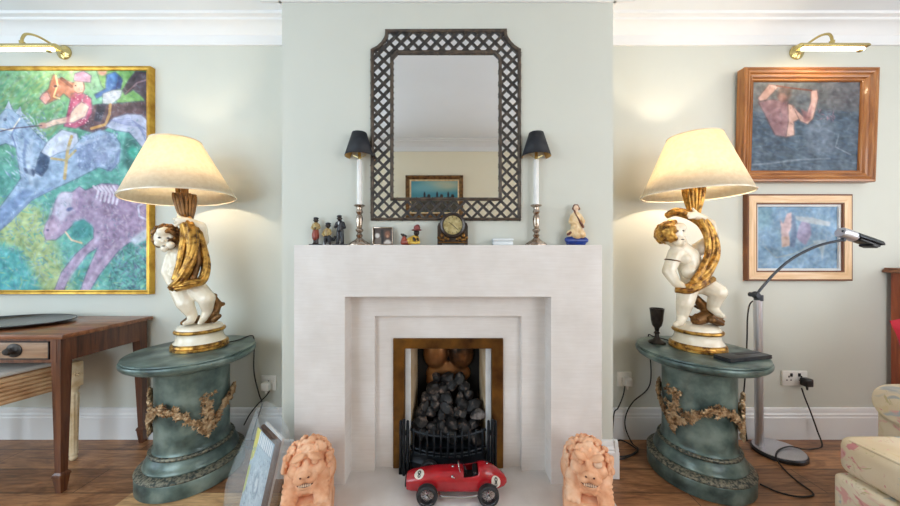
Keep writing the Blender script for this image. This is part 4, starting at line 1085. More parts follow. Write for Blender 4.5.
right = dict(side=1, watt=11.5, head=(671, 234, .05, .054), face_dir=(.85, -.75, .15),
    body=[[(671.5, 234, .05, .051), (681, 246, .035, .031), (687.5, 256, .03, .05), (690.5, 268, .035, .053), (693, 279, .03, .051), (696, 285, .02, .047)],
          [(697, 250, .01, .034), (712, 239, .0, .029), (710, 224, .02, .024), (700, 217, .06, .019), (694, 215, .075, .018)],
          [(694, 214, .08, .008), (688.5, 213, .08, .006)], [(695, 217, .085, .008), (689, 218, .085, .006)], [(696, 212, .075, .007), (692.5, 208.5, .07, .0055)], [(694, 215.5, .085, .007), (688, 215.5, .083, .006)],
          [(676, 253, .04, .034), (668.5, 271, .05, .028), (676, 283, .085, .021), (683, 287, .105, .017)],
          [(688, 287, .03, .046), (685, 303, .055, .037), (682, 317, .03, .024), (680, 322.5, .06, .017), (675.5, 324.5, .085, .012)],
          [(703, 284, .03, .047), (718, 292, .07, .039), (712.5, 307.5, .035, .024), (718, 313.5, .065, .017), (722.5, 316, .085, .012)]],
    lumps=[(684.6, 234.3, .082, .0085), (681.5, 239, .083, .017), (677.5, 242.5, .086, .018), (682, 243.2, .072, .016), (680, 228, .07, .026), (689.5, 272, .064, .034), (685, 259, .062, .026)],
    eyes=[(683, 230.7, .0905), (677.3, 231, .108)], mouth=[(682.8, 239.4, .0965)],
    drape=[[(666, 216, .0, .014), (676, 212, .035, .02), (691, 216, .045, .022), (704, 224, .05, .025), (711.5, 239, .055, .026), (713, 256, .06, .025), (706, 272, .085, .025), (697, 283, .105, .024), (687, 289, .12, .02)],
           [(675, 290, .11, .012), (690, 290.5, .13, .015), (704, 284, .105, .015), (713, 279, .065, .014)],
           [(700, 219, .07, .012), (706.5, 234, .08, .013), (708, 252, .085, .013), (702, 268, .1, .013), (693, 281, .12, .012)]],
    torch=[(693.5, 187, .03), (694.5, 217, .03)], armlet=(672.3, 260.5, .046),
    rock=[[(697, 320, .02, .028), (708, 316, .015, .032), (718, 322, .02, .022), (703, 306, .0, .024), (697, 299, .0, .018)], [(712, 320, .06, .018), (722, 324, .045, .011)]],
    shade=(1.211, 1.369, 1.655, .2250, .112, 0))
lamp(LLX, LLY, 'cherub table lamp with cream shade on the left pedestal, child looking out to the front', left)
lamp(RLX, RLY, 'cherub table lamp with cream shade on the right pedestal, child looking up to the right', right)

# ------------------------------------------------------------------ things on the right pedestal
g = G(); P = Vector((1.096, 1.642, PT))
gb = thing('goblet', 'small dark pewter goblet standing beside the lamp on the right pedestal', 'goblet', P)
g.lathe([(.039, 0), (.04, .004), (.034, .01), (.02, .017), (.011, .03), (.009, .045), (.015, .053), (.009, .061), (.012, .078)], P, 32); g.build('foot', 'pewter', gb)
g = G(); g.lathe([(.012, .0782), (.022, .092), (.028, .12), (.03, .15), (.034, .182), (.031, .182), (.026, .15), (.02, .11), (0, .1)], P, 32); g.build('bowl', 'pewter', gb)
bx = thing('storage_case', 'flat black case lying on the right pedestal in front of the lamp', 'case', (1.315, 1.41, PT))
mx = Matrix.Translation((1.318, 1.396, PT)) @ Matrix.Rotation(math.radians(13), 4, 'Z')
g = G(); g.box((-.122, -.036, 0), (.122, .036, .012), .003, mx=mx); g.build('tray', 'black_box', bx)
g = G(); g.box((-.122, -.036, .0125), (.122, .036, .018), .003, mx=mx); g.box((-.03, .0, .018), (.11, .028, .0195), .001, mx=mx); g.build('lid', 'black_box', bx)

# ------------------------------------------------------------------ sockets
def socket(x0, x1, z0, z1, gangs, label, red=False):
    t = thing('wall_socket', label, 'socket', ((x0 + x1) / 2, YW, z0))
    g = G(); g.box((x0, YW - .009, z0), (x1, YW, z1), .003); g.build('face_plate', 'plastic_white', t)
    w = (x1 - x0) / gangs
    for k in range(gangs):
        cx = x0 + w * (k + .5); zc = z0 + (z1 - z0) * .42
        g = G(); g.box((cx - .004, YW - .0098, zc + .012), (cx + .004, YW - .0085, zc + .022)); g.box((cx - .016, YW - .0098, zc - .006), (cx - .008, YW - .0085, zc)); g.box((cx + .008, YW - .0098, zc - .006), (cx + .016, YW - .0085, zc)); g.build('pin_hole', 'plastic_black', t, 0)
        g = G(); sxx = cx + (w * .18 if gangs == 2 and k == 0 else (-w * .18 if gangs == 2 else .022)); g.box((sxx - .007, YW - .013, z1 - .032), (sxx + .007, YW - .0085, z1 - .012), .002); g.build('rocker_switch', 'plastic_black' if red else 'plastic_white', t)
    return t
def wx(px): return (px - 450) / 171
def wz(py): return EYE - (py - 253) / 171
socket(wx(781), wx(806), wz(385), wz(370.5), 2, 'double-width white socket with black switches above the right skirting', True)
socket(wx(616.5), wx(631), wz(386), wz(371.5), 1, 'white single wall socket with white plug just right of the chimney breast')
socket(wx(262), wx(277), wz(390), wz(375), 1, 'white single wall socket in the left alcove by the chimney breast')

# cords: loose ends belong to the lamps they feed
def cord(pts, parent, name='power_cord', r=.0035, m='cable'):
    g = G(); g.tube(curve(pts, 8), r, 8); return g.build(name, m, parent)
def plug(px, py, parent, m):
    p = Vector((wx(px), YW - .009, wz(py))); g = G(); g.box((p.x - .022, YW - .048, p.z - .024), (p.x + .022, YW - .0095, p.z + .022), .007, seg=3); g.tube([(p.x, YW - .03, p.z - .02), (p.x, YW - .032, p.z - .045)], [.007, .004], 8); return g.build('plug', m, parent)
lampL = [o for o in COL.objects if o.name.startswith('table_lamp')]
lampL, lampR = sorted(lampL, key=lambda o: o.location.x)
zf = .0045
cord([(LLX + .1, LLY + .06, PT + .006), (LLX + .125, LLY + .1, PT + .007), (PLX + .126, PLY + .19, PT + .004), (PLX + .135, PLY + .225, PT + .004), (PLX + .142, PLY + .243, PT - .008), (PLX + .143, PLY + .248, PT - .06), Pd(254, 372, 1.76), Pd(259, 394, 1.765), Pd(262, 404, 1.765), Pd(257, 420, 1.765), Pz(252, 440, zf), Pz(262, 443, zf)], lampL)
plug(269, 384, lampL, 'plastic_white')
cord([Pd(269.5, 391, 1.78), Pd(266, 396, 1.77), Pd(258, 404, 1.75), Pd(250, 414, 1.74), Pd(244, 425, 1.74)], lampL)
plug(624.5, 379.5, lampR, 'plastic_white')
cord([Pd(625, 386, 1.78), Pd(623, 396, 1.775), Pd(618, 408, 1.77), Pd(614, 414, 1.76), Pz(612, 442, zf)], lampR)
cord([(RLX - .06, RLY + .1, PT + .006), (RLX - .075, RLY + .15, PT + .007), (PRX - .075, PRY + .22, PT + .005), (PRX - .076, PRY + .259, PT + .002), (PRX - .07, PRY + .262, PT - .06), Pd(650, 384, 1.775), Pd(633, 402, 1.775), Pd(626, 415, 1.775), Pd(625.5, 428, 1.775), Pz(632, 443, zf), Pz(638, 449, zf), Pz(630, 455, zf + .004), Pz(618, 456, zf), Pz(612, 448, zf), Pz(620, 440, zf + .006), Pz(634, 447, zf + .008), Pz(637, 452, zf + .006), Pz(622, 459, zf + .004), Pz(613, 457, zf)], lampR)

# ------------------------------------------------------------------ reading floor lamp
fbz = .026
fc = Vector((1.772, 1.672, 0))
rl = thing('floor_lamp', 'aluminium reading floor lamp with arched arm and dark oval base by right wall', 'floor lamp', fc)
g = G(); g.lathe([(.1, 0), (.104, .003), (.104, .018), (.1, .022)], fc, 56, sx=1.12); g.build('base', 'gunmetal', rl)
g = G(); g.lathe([(.098, .0222), (.098, .025), (.094, .027)], fc, 56, sx=1.12); g.build('base_top', 'alu', rl)
pb_ = Vector((1.696, 1.70, .025)); pt_ = Pd(757.8, 300, 1.70)
g = G(); g.tube([pb_, pt_], .0185, 24); g.build('pole', 'alu', rl)
j0 = Pd(757.8, 297, 1.70)
g = G(); g.ell(j0 + Vector((-.012, 0, .012)), (.02, .02, .02)); g.tube([j0 + Vector((.004, 0, -.02)), j0 + Vector((.004, 0, .012))], .02, 20); g.tube([j0 + Vector((-.02, -.024, .012)), j0 + Vector((-.02, .024, .012))], .013, 14); g.build('pivot', 'gunmetal', rl)
arm = [Pd(756, 295, 1.70), Pd(765, 284, 1.695), Pd(777, 271, 1.69), Pd(791, 259.5, 1.68), Pd(806, 251, 1.67), Pd(822, 244.5, 1.66), Pd(842, 240, 1.65)]
g = G(); g.tube(curve(arm, 8), .0066, 12); g.build('arm', 'gunmetal', rl)
h0, h1 = Pd(840, 232, 1.65), Pd(884, 244.5, 1.62); hd = (h1 - h0).normalized()
def headx(f): return h0 + (h1 - h0) * f
hs = G(); ang = math.atan2(hd.z, hd.x)
mxh = Matrix.Translation(h0) @ Matrix.Rotation(-ang, 4, 'Y')
Lh = (h1 - h0).length
hs.tube([mxh @ Vector((0, 0, 0)), mxh @ Vector((.008, 0, 0)), mxh @ Vector((.075, 0, 0))], [.024, .028, .028], 24); hs.build('silver_cap', 'alu', rl)
hs = G(); n = 16; vs = []
for x in (.07, Lh):
    for i in range(n + 1):
        a = PI * i / n; vs.append(mxh @ Vector((x, .034 * math.cos(a), .03 * math.sin(a) - .004)))
hs.add(vs, [(i, i + 1, n + 2 + i, n + 1 + i) for i in range(n)] + [tuple(range(n + 1)), tuple(range(n + 1, 2 * n + 2))])
o = hs.build('lamp_head', 'gunmetal', rl); sm = o.modifiers.new('solid', 'SOLIDIFY'); sm.thickness = .004
hs = G(); hs.box((.085, -.027, -.018), (Lh - .008, .027, -.003), .005, mx=mxh); hs.box((.15, -.03, -.028), (Lh - .02, .03, -.012), .006, mx=mxh); hs.build('diffuser', 'plastic_black', rl)
hs = G(); hs.ell(mxh @ Vector((-.002, -.012, .004)), (.006, .004, .006)); hs.tube([mxh @ Vector((.03, 0, -.026)), mxh @ Vector((.03, 0, -.04))], .01, 12); hs.build('head_joint', 'gunmetal', rl)
cord([Pd(757, 299, 1.72), Pd(750, 304, 1.73), Pd(747.5, 318, 1.74), Pd(747, 340, 1.75), Pd(745.5, 372, 1.76), Pd(743, 405, 1.77), Pd(745, 425, 1.76), Pz(747, 441, zf + .02)], rl)
plug(801, 380, rl, 'plastic_black')
cord([Pd(801.5, 388, 1.775), Pd(805, 398, 1.77), Pd(811, 413, 1.77), Pd(817, 430, 1.77), Pz(822, 446, zf), Pz(812, 449, zf), Pz(803, 449, .03), Pz(790, 446.5, .033), Pz(779, 450, .033), Pz(776, 457.5, .03), Pz(783, 468, zf), Pz(797, 481, zf), Pz(812, 492, zf), Pz(811, 496, zf), Pz(797, 496.5, zf), Pz(778, 492, zf), Pz(760, 484, zf)], rl)

# ------------------------------------------------------------------ desk, tray, stool
DX1, DX0 = -1.724, -2.78; DY0, DY1 = 1.378, 1.80; DZ = .715
dk = thing('desk', 'dark mahogany side table with brass-handled drawer and tapered spade-foot legs', 'desk', ((DX0 + DX1) / 2, (DY0 + DY1) / 2, 0))
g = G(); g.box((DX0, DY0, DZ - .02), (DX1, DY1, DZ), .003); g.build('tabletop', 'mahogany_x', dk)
g = G()
ax0, ax1, ay0, ay1 = DX0 + .025, DX1 - .022, DY0 + .012, DY1 - .012
g.box((ax1 - .018, ay0 + .0, .588), (ax1, ay1, DZ - .0205)); g.box((ax0, ay0, .588), (ax0 + .018, ay1, DZ - .0205)); g.box((ax0 + .018, ay1 - .018, .588), (ax1 - .018, ay1, DZ - .0205))
g.box((ax0 + .018, ay0, .588), (ax1 - .018, ay0 + .012, .602)); g.box((ax0 + .018, ay0, .684), (ax1 - .018, ay0 + .012, DZ - .0205)); g.box((ax1 - .045, ay0 - .001, .588), (ax1 - .018, ay0 + .012, DZ - .0205)); g.box((ax0 + .018, ay0, .602), (ax0 + .05, ay0 + .012, .684))
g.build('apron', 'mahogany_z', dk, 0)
dw = G(); dw.box((ax0 + .055, ay0 + .001, .603), (ax1 - .05, ay0 + .014, .683), .002); dr = dw.build('drawer', 'drawer_wood', dk)
dw = G(); dx0, dx1, dz0, dz1 = ax0 + .055, ax1 - .05, .603, .683
for lo, hi in (((dx0, dz0), (dx1, dz0 + .004)), ((dx0, dz1 - .004), (dx1, dz1)), ((dx0, dz0), (dx0 + .004, dz1)), ((dx1 - .004, dz0), (dx1, dz1))): dw.box((lo[0], ay0 - .003, lo[1]), (hi[0], ay0 + .003, hi[1]))
dw.build('cock_bead', 'dark_edge', dr, 0)
for kx in (Pd(10.5, 351, DY0).x, DX0 + .26):
    mx = Matrix.Translation((kx, ay0 + .0005, .643)) @ Matrix.Rotation(PI / 2, 4, 'X')
    g = G(); g.lathe([(.03, 0), (.031, .003), (.026, .006), (.02, .006), (.012, .012), (.010, .018), (.016, .024), (.012, .03), (0, .031)], n=28, mx=mx @ Matrix.Scale(1.15, 4, (1, 0, 0))); g.build('knob', 'pewter', dr)
def desk_leg(x0, y0, sx, sy):      # outer faces stay upright, inner faces taper
    g = G(); T, B = .043, .027
    def ring(z, w):
        xa, xb = (x0 - w, x0) if sx > 0 else (x0, x0 + w); ya, yb_ = (y0, y0 + w) if sy < 0 else (y0 - w, y0)
        return [(xa, ya, z), (xb, ya, z), (xb, yb_, z), (xa, yb_, z)]
    rings = [ring(.589, T), ring(.09, B)]
    vs = [p for r in rings for p in r]; fs = [(0, 1, 5, 4), (1, 2, 6, 5), (2, 3, 7, 6), (3, 0, 4, 7), (3, 2, 1, 0), (4, 5, 6, 7)]
    g.add(vs, fs)
    cx = x0 - sx * B / 2; cyy = y0 + (B / 2 if sy < 0 else -B / 2)
    for z0_, z1_, w0, w1 in ((.092, .084, .0135, .019), (.084, .074, .019, .021), (.074, .0, .0185, .0115)):
        vs = [(cx + a * w, cyy + b * w, z) for z, w in ((z0_, w0), (z1_, w1)) for a, b in ((-1, -1), (1, -1), (1, 1), (-1, 1))]
        g.add(vs, fs)
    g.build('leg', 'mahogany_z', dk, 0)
for x0_, sx in ((ax1, 1), (ax0, -1)):
    for y0_, sy in ((ay0, -1), (ay1, 1)): desk_leg(x0_, y0_, sx, sy)
tr = thing('tray', 'large dark oval tray with black rim lying on the mahogany desk', 'tray', (-2.245, 1.585, DZ))
g = G(); g.lathe([(.15, 0), (.19, .002), (.236, .009), (.262, .016), (.262, .018), (.235, .0115), (.19, .005), (0, .004)], (-2.245, 1.585, DZ), 80, sy=.66); g.build('dish', 'tray', tr)
g = G(); g.lathe([(.258, .0145), (.264, .0145), (.266, .018), (.264, .0205), (.259, .0195)], (-2.245, 1.585, DZ), 80, sy=.67, closed=True); g.build('rim', 'tray_rim', tr)

st = thing('stool', 'limed wood stool with reeded rails and fluted legs tucked under the desk', 'stool', (-2.35, 1.42, 0))
A = Vector((-1.968, 1.62, 0)); B_ = Vector((-2.098, 1.2, 0)); dirv = (B_ - A).normalized(); side = Vector((-.995, .1, 0))
Wd = .52
def frame_pt(u, v, z): return A + dirv * u + side * v + Vector((0, 0, z))
Ls = (B_ - A).length
rot = Matrix(((dirv.x, side.x, 0, A.x), (dirv.y, side.y, 0, A.y), (0, 0, 1, 0), (0, 0, 0, 1)))
def rail_mesh(a, b, v, along):
    g = G()
    for k in range(6):
        z = .398 + .0195 * k
        g.tube([frame_pt(*( (a, v, z) if along else (v, a, z))), frame_pt(*((b, v, z) if along else (v, b, z)))], .0100, 10)
    if along: g.box((a, v - .006 if v > .2 else v - .002, .388), (b, v + .002 if v > .2 else v + .006, .508), 0, mx=rot)
    else: g.box((v - .004, a, .388), (v + .004, b, .508), 0, mx=rot)
    g.build('reeded_rail', 'fruitwood', st)
rail_mesh(.024, Ls - .024, 0, True); rail_mesh(.024, Ls - .024, Wd, True); rail_mesh(.024, Wd - .024, 0, False); rail_mesh(.024, Wd - .024, Ls, False)
for u in (0, Ls):
    for v in (0, Wd):
        g = G(); g.box((u - .024, v - .024, .383), (u + .024, v + .024, .512), .004, mx=rot)
        for q, w in (((u - .0245, v, .448), 0), ((u, v + (-.0245 if v < .1 else .0245), .448), 1)):
            c_ = rot @ Vector(q); g.ell(c_, (.006, .006, .006), n=8)
            for k in range(8):
                a = 2 * PI * k / 8; d = Vector((0, .011 * math.cos(a), .011 * math.sin(a))) if w == 0 else Vector((.011 * math.cos(a), 0, .011 * math.sin(a)))
                g.ell(rot @ (Vector(q) + d), .0045, n=8)
        lg = rot @ Vector((u, v, 0))
        g.lathe([(.010, 0), (.014, .006), (.016, .014), (.013, .022), (.017, .03), (.0165, .04), (.0165, .04)], lg, 24)
        g.lathe([(.0155, .04), (.021, .343)], lg, 48, wob=lambda a, i, z: 1 + .06 * math.cos(a * 10))
        g.lathe([(.021, .343), (.017, .351), (.019, .361), (.024, .368), (.024, .383)], lg, 24)
        g.build('leg', 'limed', st)
g = G(); g.box((.0, .0, .5122), (Ls, Wd, .535), .01, mx=rot, seg=3); g.build('seat_pad', 'seat_cloth', st)

# ------------------------------------------------------------------ plastic bag with magazines
TL, TR_ = Vector((-.853, 1.378, .307)), Vector((-.7056, 1.25, .306))
wv = (TR_ - TL); wv.z = 0; wv = wv.normalized(); nv = Vector((wv.y, -wv.x, 0))
if nv.y > 0: nv = -nv
zf2 = .003
lean = (Vector((0, 0, .304)) - nv * .07).normalized()
def magazine(off, W, H, T, label, front=None, tone=None):
    o0 = TL + nv * .07 - nv * off; o0.z = zf2
    pn = wv.cross(lean).normalized()
    if pn.dot(nv) < 0: pn = -pn
    t = thing('magazine', label, 'magazine', o0 + wv * (W / 2))
    g = G(); c8 = []
    for d in (0, -T):
        for a, b in ((0, 0), (W, 0), (W, H), (0, H)): c8.append(o0 + wv * a + lean * b + pn * d)
    g.add(c8, [(0, 1, 2, 3), (7, 6, 5, 4), (0, 4, 5, 1), (1, 5, 6, 2), (2, 6, 7, 3), (3, 7, 4, 0)])
    g.build('pages', tone, t, 0)
    if front is not None:
        front.canvas('cover', lambda u, v: o0 + wv * (W * u) + lean * (H * (1 - v)) + pn * .0008, 'print', t)
c = Paint(0, 0, 100, 140, 1.2, (176, 196, 210))
c.poly([(0, 0), (24, 0), (14, 50), (0, 62)], (226, 214, 40), 0)
c.poly([(22, 0), (100, 0), (100, 26), (18, 26)], (150, 172, 190), 0)
for x, w in ((22, 3), (31, 3), (40, 2.5), (47, 3), (56, 3), (66, 3), (75, 2.5), (84, 3), (92, 2)): c.line([(x, 5), (x, 22)], w, (238, 242, 246), .6)
c.ell(52, 84, 30, 34, (206, 220, 230), .4, .9); c.ell(55, 84, 14, 22, (128, 150, 172), .3, .9); c.ell(56, 84, 7, 14, (226, 234, 240), .3, .9)
c.strokes(240, [(110, 134, 160), (236, 240, 244), (140, 170, 190), (90, 110, 140)], 4, 1.2, .55, None, (0, 30, 100, 140))
c.poly([(0, 70), (10, 66), (8, 110), (0, 118)], (206, 206, 70), 2, .8); c.grain(6, 1)
magazine(0, .195, .312, .012, 'front magazine with blue-grey cover and yellow edge strip, leaning in the clear bag', c, 'page')
magazine(.0135, .195, .316, .012, 'brown-edged magazine sandwiched second in the leaning stack in the clear bag', None, 'page')
magazine(.027, .19, .322, .01, 'pale magazine at the back of the leaning stack in the clear bag', None, 'page_white')
# the bag: a loose tube of film, gathered and folded at the top
g = G(); n = 40; rings = []
ctr = (TL + TR_) / 2 + nv * .03 - nv * .012 - wv * .010
for zi, (z, a, b, sh) in enumerate([(.003, .118, .085, .035), (.05, .13, .092, .03), (.12, .142, .095, .02), (.2, .15, .09, 0.0), (.27, .14, .08, -.02), (.33, .125, .06, -.03), (.365, .10, .035, -.035)]):
    ring = []
    for j in range(n):
        th = 2 * PI * j / n; k = 1 + .05 * math.sin(3 * th + zi * .9) + .03 * math.sin(7 * th - zi)
        zz = z + (.045 * math.cos(th + 2.6) if zi == 6 else (.02 * math.cos(th + 2.6) if zi == 5 else 0))
        p = ctr + wv * (a * k * math.cos(th)) + nv * (b * k * math.sin(th) + sh); p.z = zz; ring.append(p)
    rings.append(ring)
vs = [p for r in rings for p in r]
fs = [(i * n + j, i * n + (j + 1) % n, (i + 1) * n + (j + 1) % n, (i + 1) * n + j) for i in range(len(rings) - 1) for j in range(n)]
g.add(vs, fs); g.add([], [])
bg = g.build('plastic_bag', 'bag', None, 180, (ctr.x, ctr.y, 0)); tag(bg, 'clear polythene bag holding magazines, standing on the floor left of the hearth', 'bag')

# ------------------------------------------------------------------ terracotta lions
def lion(px, d, mir, yaw, label):
    ox = (px - 450) * d / F; t = thing('lion_figure', label, 'statue', (ox, d, HZ))
    MX = Matrix.Translation((ox, d, HZ)) @ Matrix.Rotation(math.radians(yaw), 4, 'Z') @ Matrix.Diagonal((.88, .9, .965, 1))
    def q(x, y, z): return Vector((mir * x, y, z))
    tw = 0.0
    g = G(); g.box((-.1, -.118, 0), (.1, .128, .142), .006); g.box((-.104, -.122, .0), (.104, .132, .03), .006); g.rot(MX).build('plinth', 'terracotta', t)
    g = G()
    E = lambda x, y, z, r, rot=None: g.ell(q(x, y, z), r, 0, rot, 20)
    E(.0, .045, .19, (.09, .085, .1)); E(0, .0, .25, (.086, .076, .076)); E(0, .01, .17, (.08, .1, .05))
    E(tw, -.028, .268, (.068, .056, .060)); E(tw, -.082, .244, (.046, .048, .034))
    E(tw - .024, -.112, .237, (.025, .024, .016)); E(tw + .024, -.112, .237, (.025, .024, .016))
    E(tw, -.088, .272, (.017, .022, .026)); E(tw, -.122, .259, (.024, .015, .013))
    E(tw - .017, -.12, .255, (.012, .011, .009)); E(tw + .017, -.12, .255, (.012, .011, .009))
    E(tw, -.09, .204, (.038, .032, .015)); E(tw, -.074, .188, (.044, .034, .026)); E(tw, -.06, .215, (.05, .03, .03))
    for sg in (-1, 1):
        E(tw + sg * .033, -.084, .304, (.03, .022, .012), (0, sg * .35, 0)); E(tw + sg * .05, -.07, .25, (.026, .028, .026))
        E(sg * .058, -.04, .185, (.038, .045, .05))
        g.limb([(q(sg * .06, -.06, .19), .03), (q(sg * .064, -.085, .165), .03)])
        E(sg * .064, -.098, .156, (.034, .034, .02))
        for k in (-1, 0, 1): E(sg * .064 + k * .02, -.122, .152, (.011, .014, .013))
        for k in range(3): E(sg * .062, -.072 - .010 * k, .2 - .013 * k, (.036, .022, .006))
        E(sg * .085, .06, .165, (.03, .06, .045))
    E(-.093, -.025, .262, (.012, .022, .034), (0, .25, 0)); E(-.098, -.034, .238, (.012, .014, .016)); E(-.088, -.034, .285, (.014, .014, .014))
    for i in range(5): E(-.04 + .02 * i, -.085, .176 - .004 * abs(i - 2), (.012, .018, .013))
    body = g.rot(MX).blob('lion_body', 'terracotta', t, .0036, 1)
    R = random.Random(4 if mir > 0 else 9); g = G()
    for i in range(330):
        dd = Vector((R.gauss(0, 1), R.gauss(0, 1), R.gauss(0, 1))).normalized()
        if dd.z < -.75 or (dd.y < -.5 and dd.z < .62 and abs(dd.x) < .82): continue
        g.ell(q(dd.x * .096, -.004 + dd.y * .083, .252 + dd.z * .082), R.uniform(.0075, .0125), n=8)
    for i in range(90):
        a = R.uniform(-.7, PI + .7); z = R.uniform(.15, .24)
        g.ell(q(.097 * math.cos(a), .045 + .088 * math.sin(a), z), (R.uniform(.008, .012), R.uniform(.008, .012), R.uniform(.012, .018)), n=8)
    g.rot(MX).blob('mane', 'terracotta', t, .0032, 0)
    g = G(); g.ell(q(tw, -.112, .2195), (.034, .022, .007), n=16)
    for sg in (-1, 1): g.ell(q(tw + sg * .015, -.1325, .2545), (.005, .004, .0035), n=8)
    g.rot(MX).build('mouth', 'terra_dark', body)
    g = G()
    for k in range(6): g.box(q(-.024 + .0085 * k, -.136, .2205) if mir > 0 else (-.024 + .0085 * k, -.136, .2205), (-.0175 + .0085 * k, -.124, .227), .001)
    g.rot(MX).build('teeth', 'limewash_eye', body)
    for sg in (-1, 1):
        big = 1.0 if mir > 0 else (1.45 if sg < 0 else 1.1)
        g = G(); g.ell(q(tw + sg * .034, -.087, .285), (.013 * big, .011 * big, .011 * big), n=14); g.rot(MX).build('eye', 'terracotta' if mir > 0 or sg > 0 else 'limewash_eye', body)
    return t
lion(309, 1.248, 1, 17, 'seated terracotta guardian lion at the left end of the hearth, snarling beside the bag')
lion(587, 1.248, -1, -19, 'seated terracotta guardian lion at the right end of the hearth, with pale round eye')

# ------------------------------------------------------------------ mantel ornaments
MT = TOP; DM = 1.466
def mx_(px, d=DM): return (px - 450) * d / F
def candle_lamp(px, label):
    x = mx_(px); c = (x, DM, MT); t = thing('candlestick_lamp', label, 'lamp', c, 'candlestick lamps')
    g = G(); g.lathe([(.037, 0), (.0375, .003), (.034, .009), (.027, .016), (.018, .024), (.012, .031), (.010, .034)], c, 48, sx=1.32, sy=.88, wob=lambda a, i, z: 1 + (.06 * math.cos(a * 8) if i < 4 else 0)); g.build('foot', 'silver', t)
    g = G(); g.lathe([(.010, .034), (.014, .04), (.016, .047), (.011, .053), (.009, .058), (.014, .063), (.019, .07), (.017, .076), (.011, .08), (.0125, .085), (.0145, .1), (.0155, .125), (.0135, .14), (.01, .144), (.013, .15), (.017, .156), (.015, .162), (.012, .17), (.014, .178), (.024, .184), (.027, .187), (.025, .19), (0, .19)], c, 32, wob=lambda a, i, z: 1 + (.05 * math.cos(a * 8) if .085 < z < .14 else 0)); g.build('stem', 'silver', t)
    g = G(); g.lathe([(.0115, .1902), (.0125, .2), (.012, .4), (.010, .404), (0, .404)], c, 24); g.build('candle_tube', 'candle', t)
    g = G(); g.lathe([(.007, .404), (.008, .43), (.005, .45), (0, .455)], c, 16); g.tube([(x, DM, MT + .41), (x + .03, DM, MT + .425)], .0015, 6); g.tube([(x, DM, MT + .41), (x - .03, DM, MT + .425)], .0015, 6); g.build('lamp_holder', 'brass', t)
    g = G(); g.shell([(.068, .419), (.034, .53)], c, 48); o = g.build('lamp_shade', ['shade_black', 'shade_gold'], t)
    sm = o.modifiers.new('solid', 'SOLIDIFY'); sm.thickness = .0012; sm.material_offset = 1; sm.offset = -1
candle_lamp(359.5, 'silver candlestick with white candle tube and small black shade, left of the mirror')
candle_lamp(536.2, 'silver candlestick with white candle tube and small black shade, right of the mirror')

def fig(px, label, parts, w=.02, base=None, d=DM):
    x = mx_(px, d); t = thing('figurine', label, 'figurine', (x, d, MT), 'painted figurines')
    for nm, m_, chains, lumps in parts:
        g = G()
        for ch in chains: g.limb([(Vector((x + p[0], d + p[1], MT + p[2])), p[3]) for p in ch])
        for p in lumps: g.ell((x + p[0], d + p[1], MT + p[2]), p[3] if len(p) == 4 else p[3:6], n=14)
        g.blob(nm, m_, t, .0013, 2)
    if base:
        g = G(); g.box((x + base[0], d - .02, MT), (x + base[1], d + .02, MT + .005), .002); g.build('base', 'glaze_navy', t)
    return t
head = lambda x, z, r=.0115: [(x, 0, z, r * .95, r, r * 1.1), (x, -r, z - .002, .003), (x - r, 0, z, .003), (x + r, 0, z, .003), (x, -.002, z - .015, .006)]
fig(316, 'painted figurine in rust red skirt and khaki jacket, standing leftmost on the mantel',
    [('body', 'glaze_dark', [[(-.006, -.004, .006, .006), (-.005, 0, .05, .007)], [(.008, -.004, .006, .006), (.006, 0, .05, .007)], [(.012, -.014, .075, .004), (.004, -.018, .08, .004)]], head(0, .118) + [(-.006, -.01, .006, .006, .011, .005), (.008, -.01, .006, .006, .011, .005)]),
     ('jacket', 'glaze_khaki', [[(0, 0, .075, .013), (0, 0, .097, .013)], [(-.012, 0, .097, .006), (-.018, -.004, .08, .005), (-.006, -.016, .074, .0045)], [(.012, 0, .097, .006), (.019, -.004, .082, .005), (.01, -.016, .076, .0045)]], []),
     ('skirt', 'glaze_red', [[(-.001, 0, .074, .013), (-.002, 0, .05, .017), (-.002, 0, .036, .016)]], []),
     ('hat', 'glaze_navy', [], [(0, .001, .127, .0125, .0125, .006)])], base=(-.026, .024))
fig(327.5, 'painted figurine in khaki shirt seated on a pale stool between two standing figurines',
    [('body', 'glaze_dark', [[(.018, -.016, .008, .005), (.014, -.014, .03, .006)], [(-.004, -.018, .006, .005), (-.002, -.016, .03, .006)]], head(.003, .092) + [(.02, -.022, .006, .006, .01, .005)]),
     ('shirt', 'glaze_khaki', [[(-.004, 0, .042, .014), (.0, 0, .07, .013)], [(.012, 0, .07, .006), (.018, -.01, .052, .005), (.008, -.018, .044, .0045)], [(-.012, 0, .07, .006), (-.018, -.008, .052, .006), (-.01, -.018, .042, .0045)]], []),
     ('trousers', 'glaze_navy', [[(-.006, -.002, .036, .012), (.014, -.016, .038, .009), (.016, -.014, .016, .008)], [(-.006, -.002, .036, .012), (-.002, -.018, .034, .009), (-.004, -.016, .014, .007)], [(.016, 0, .03, .009), (.03, .002, .026, .007), (.036, 0, .04, .005)]], []),
     ('cap', 'glaze_navy', [], [(.003, .001, .101, .013, .013, .007)]),
     ('stool', 'glaze_white', [[(-.008, .002, .003, .012), (-.008, .002, .022, .011)]], [])])
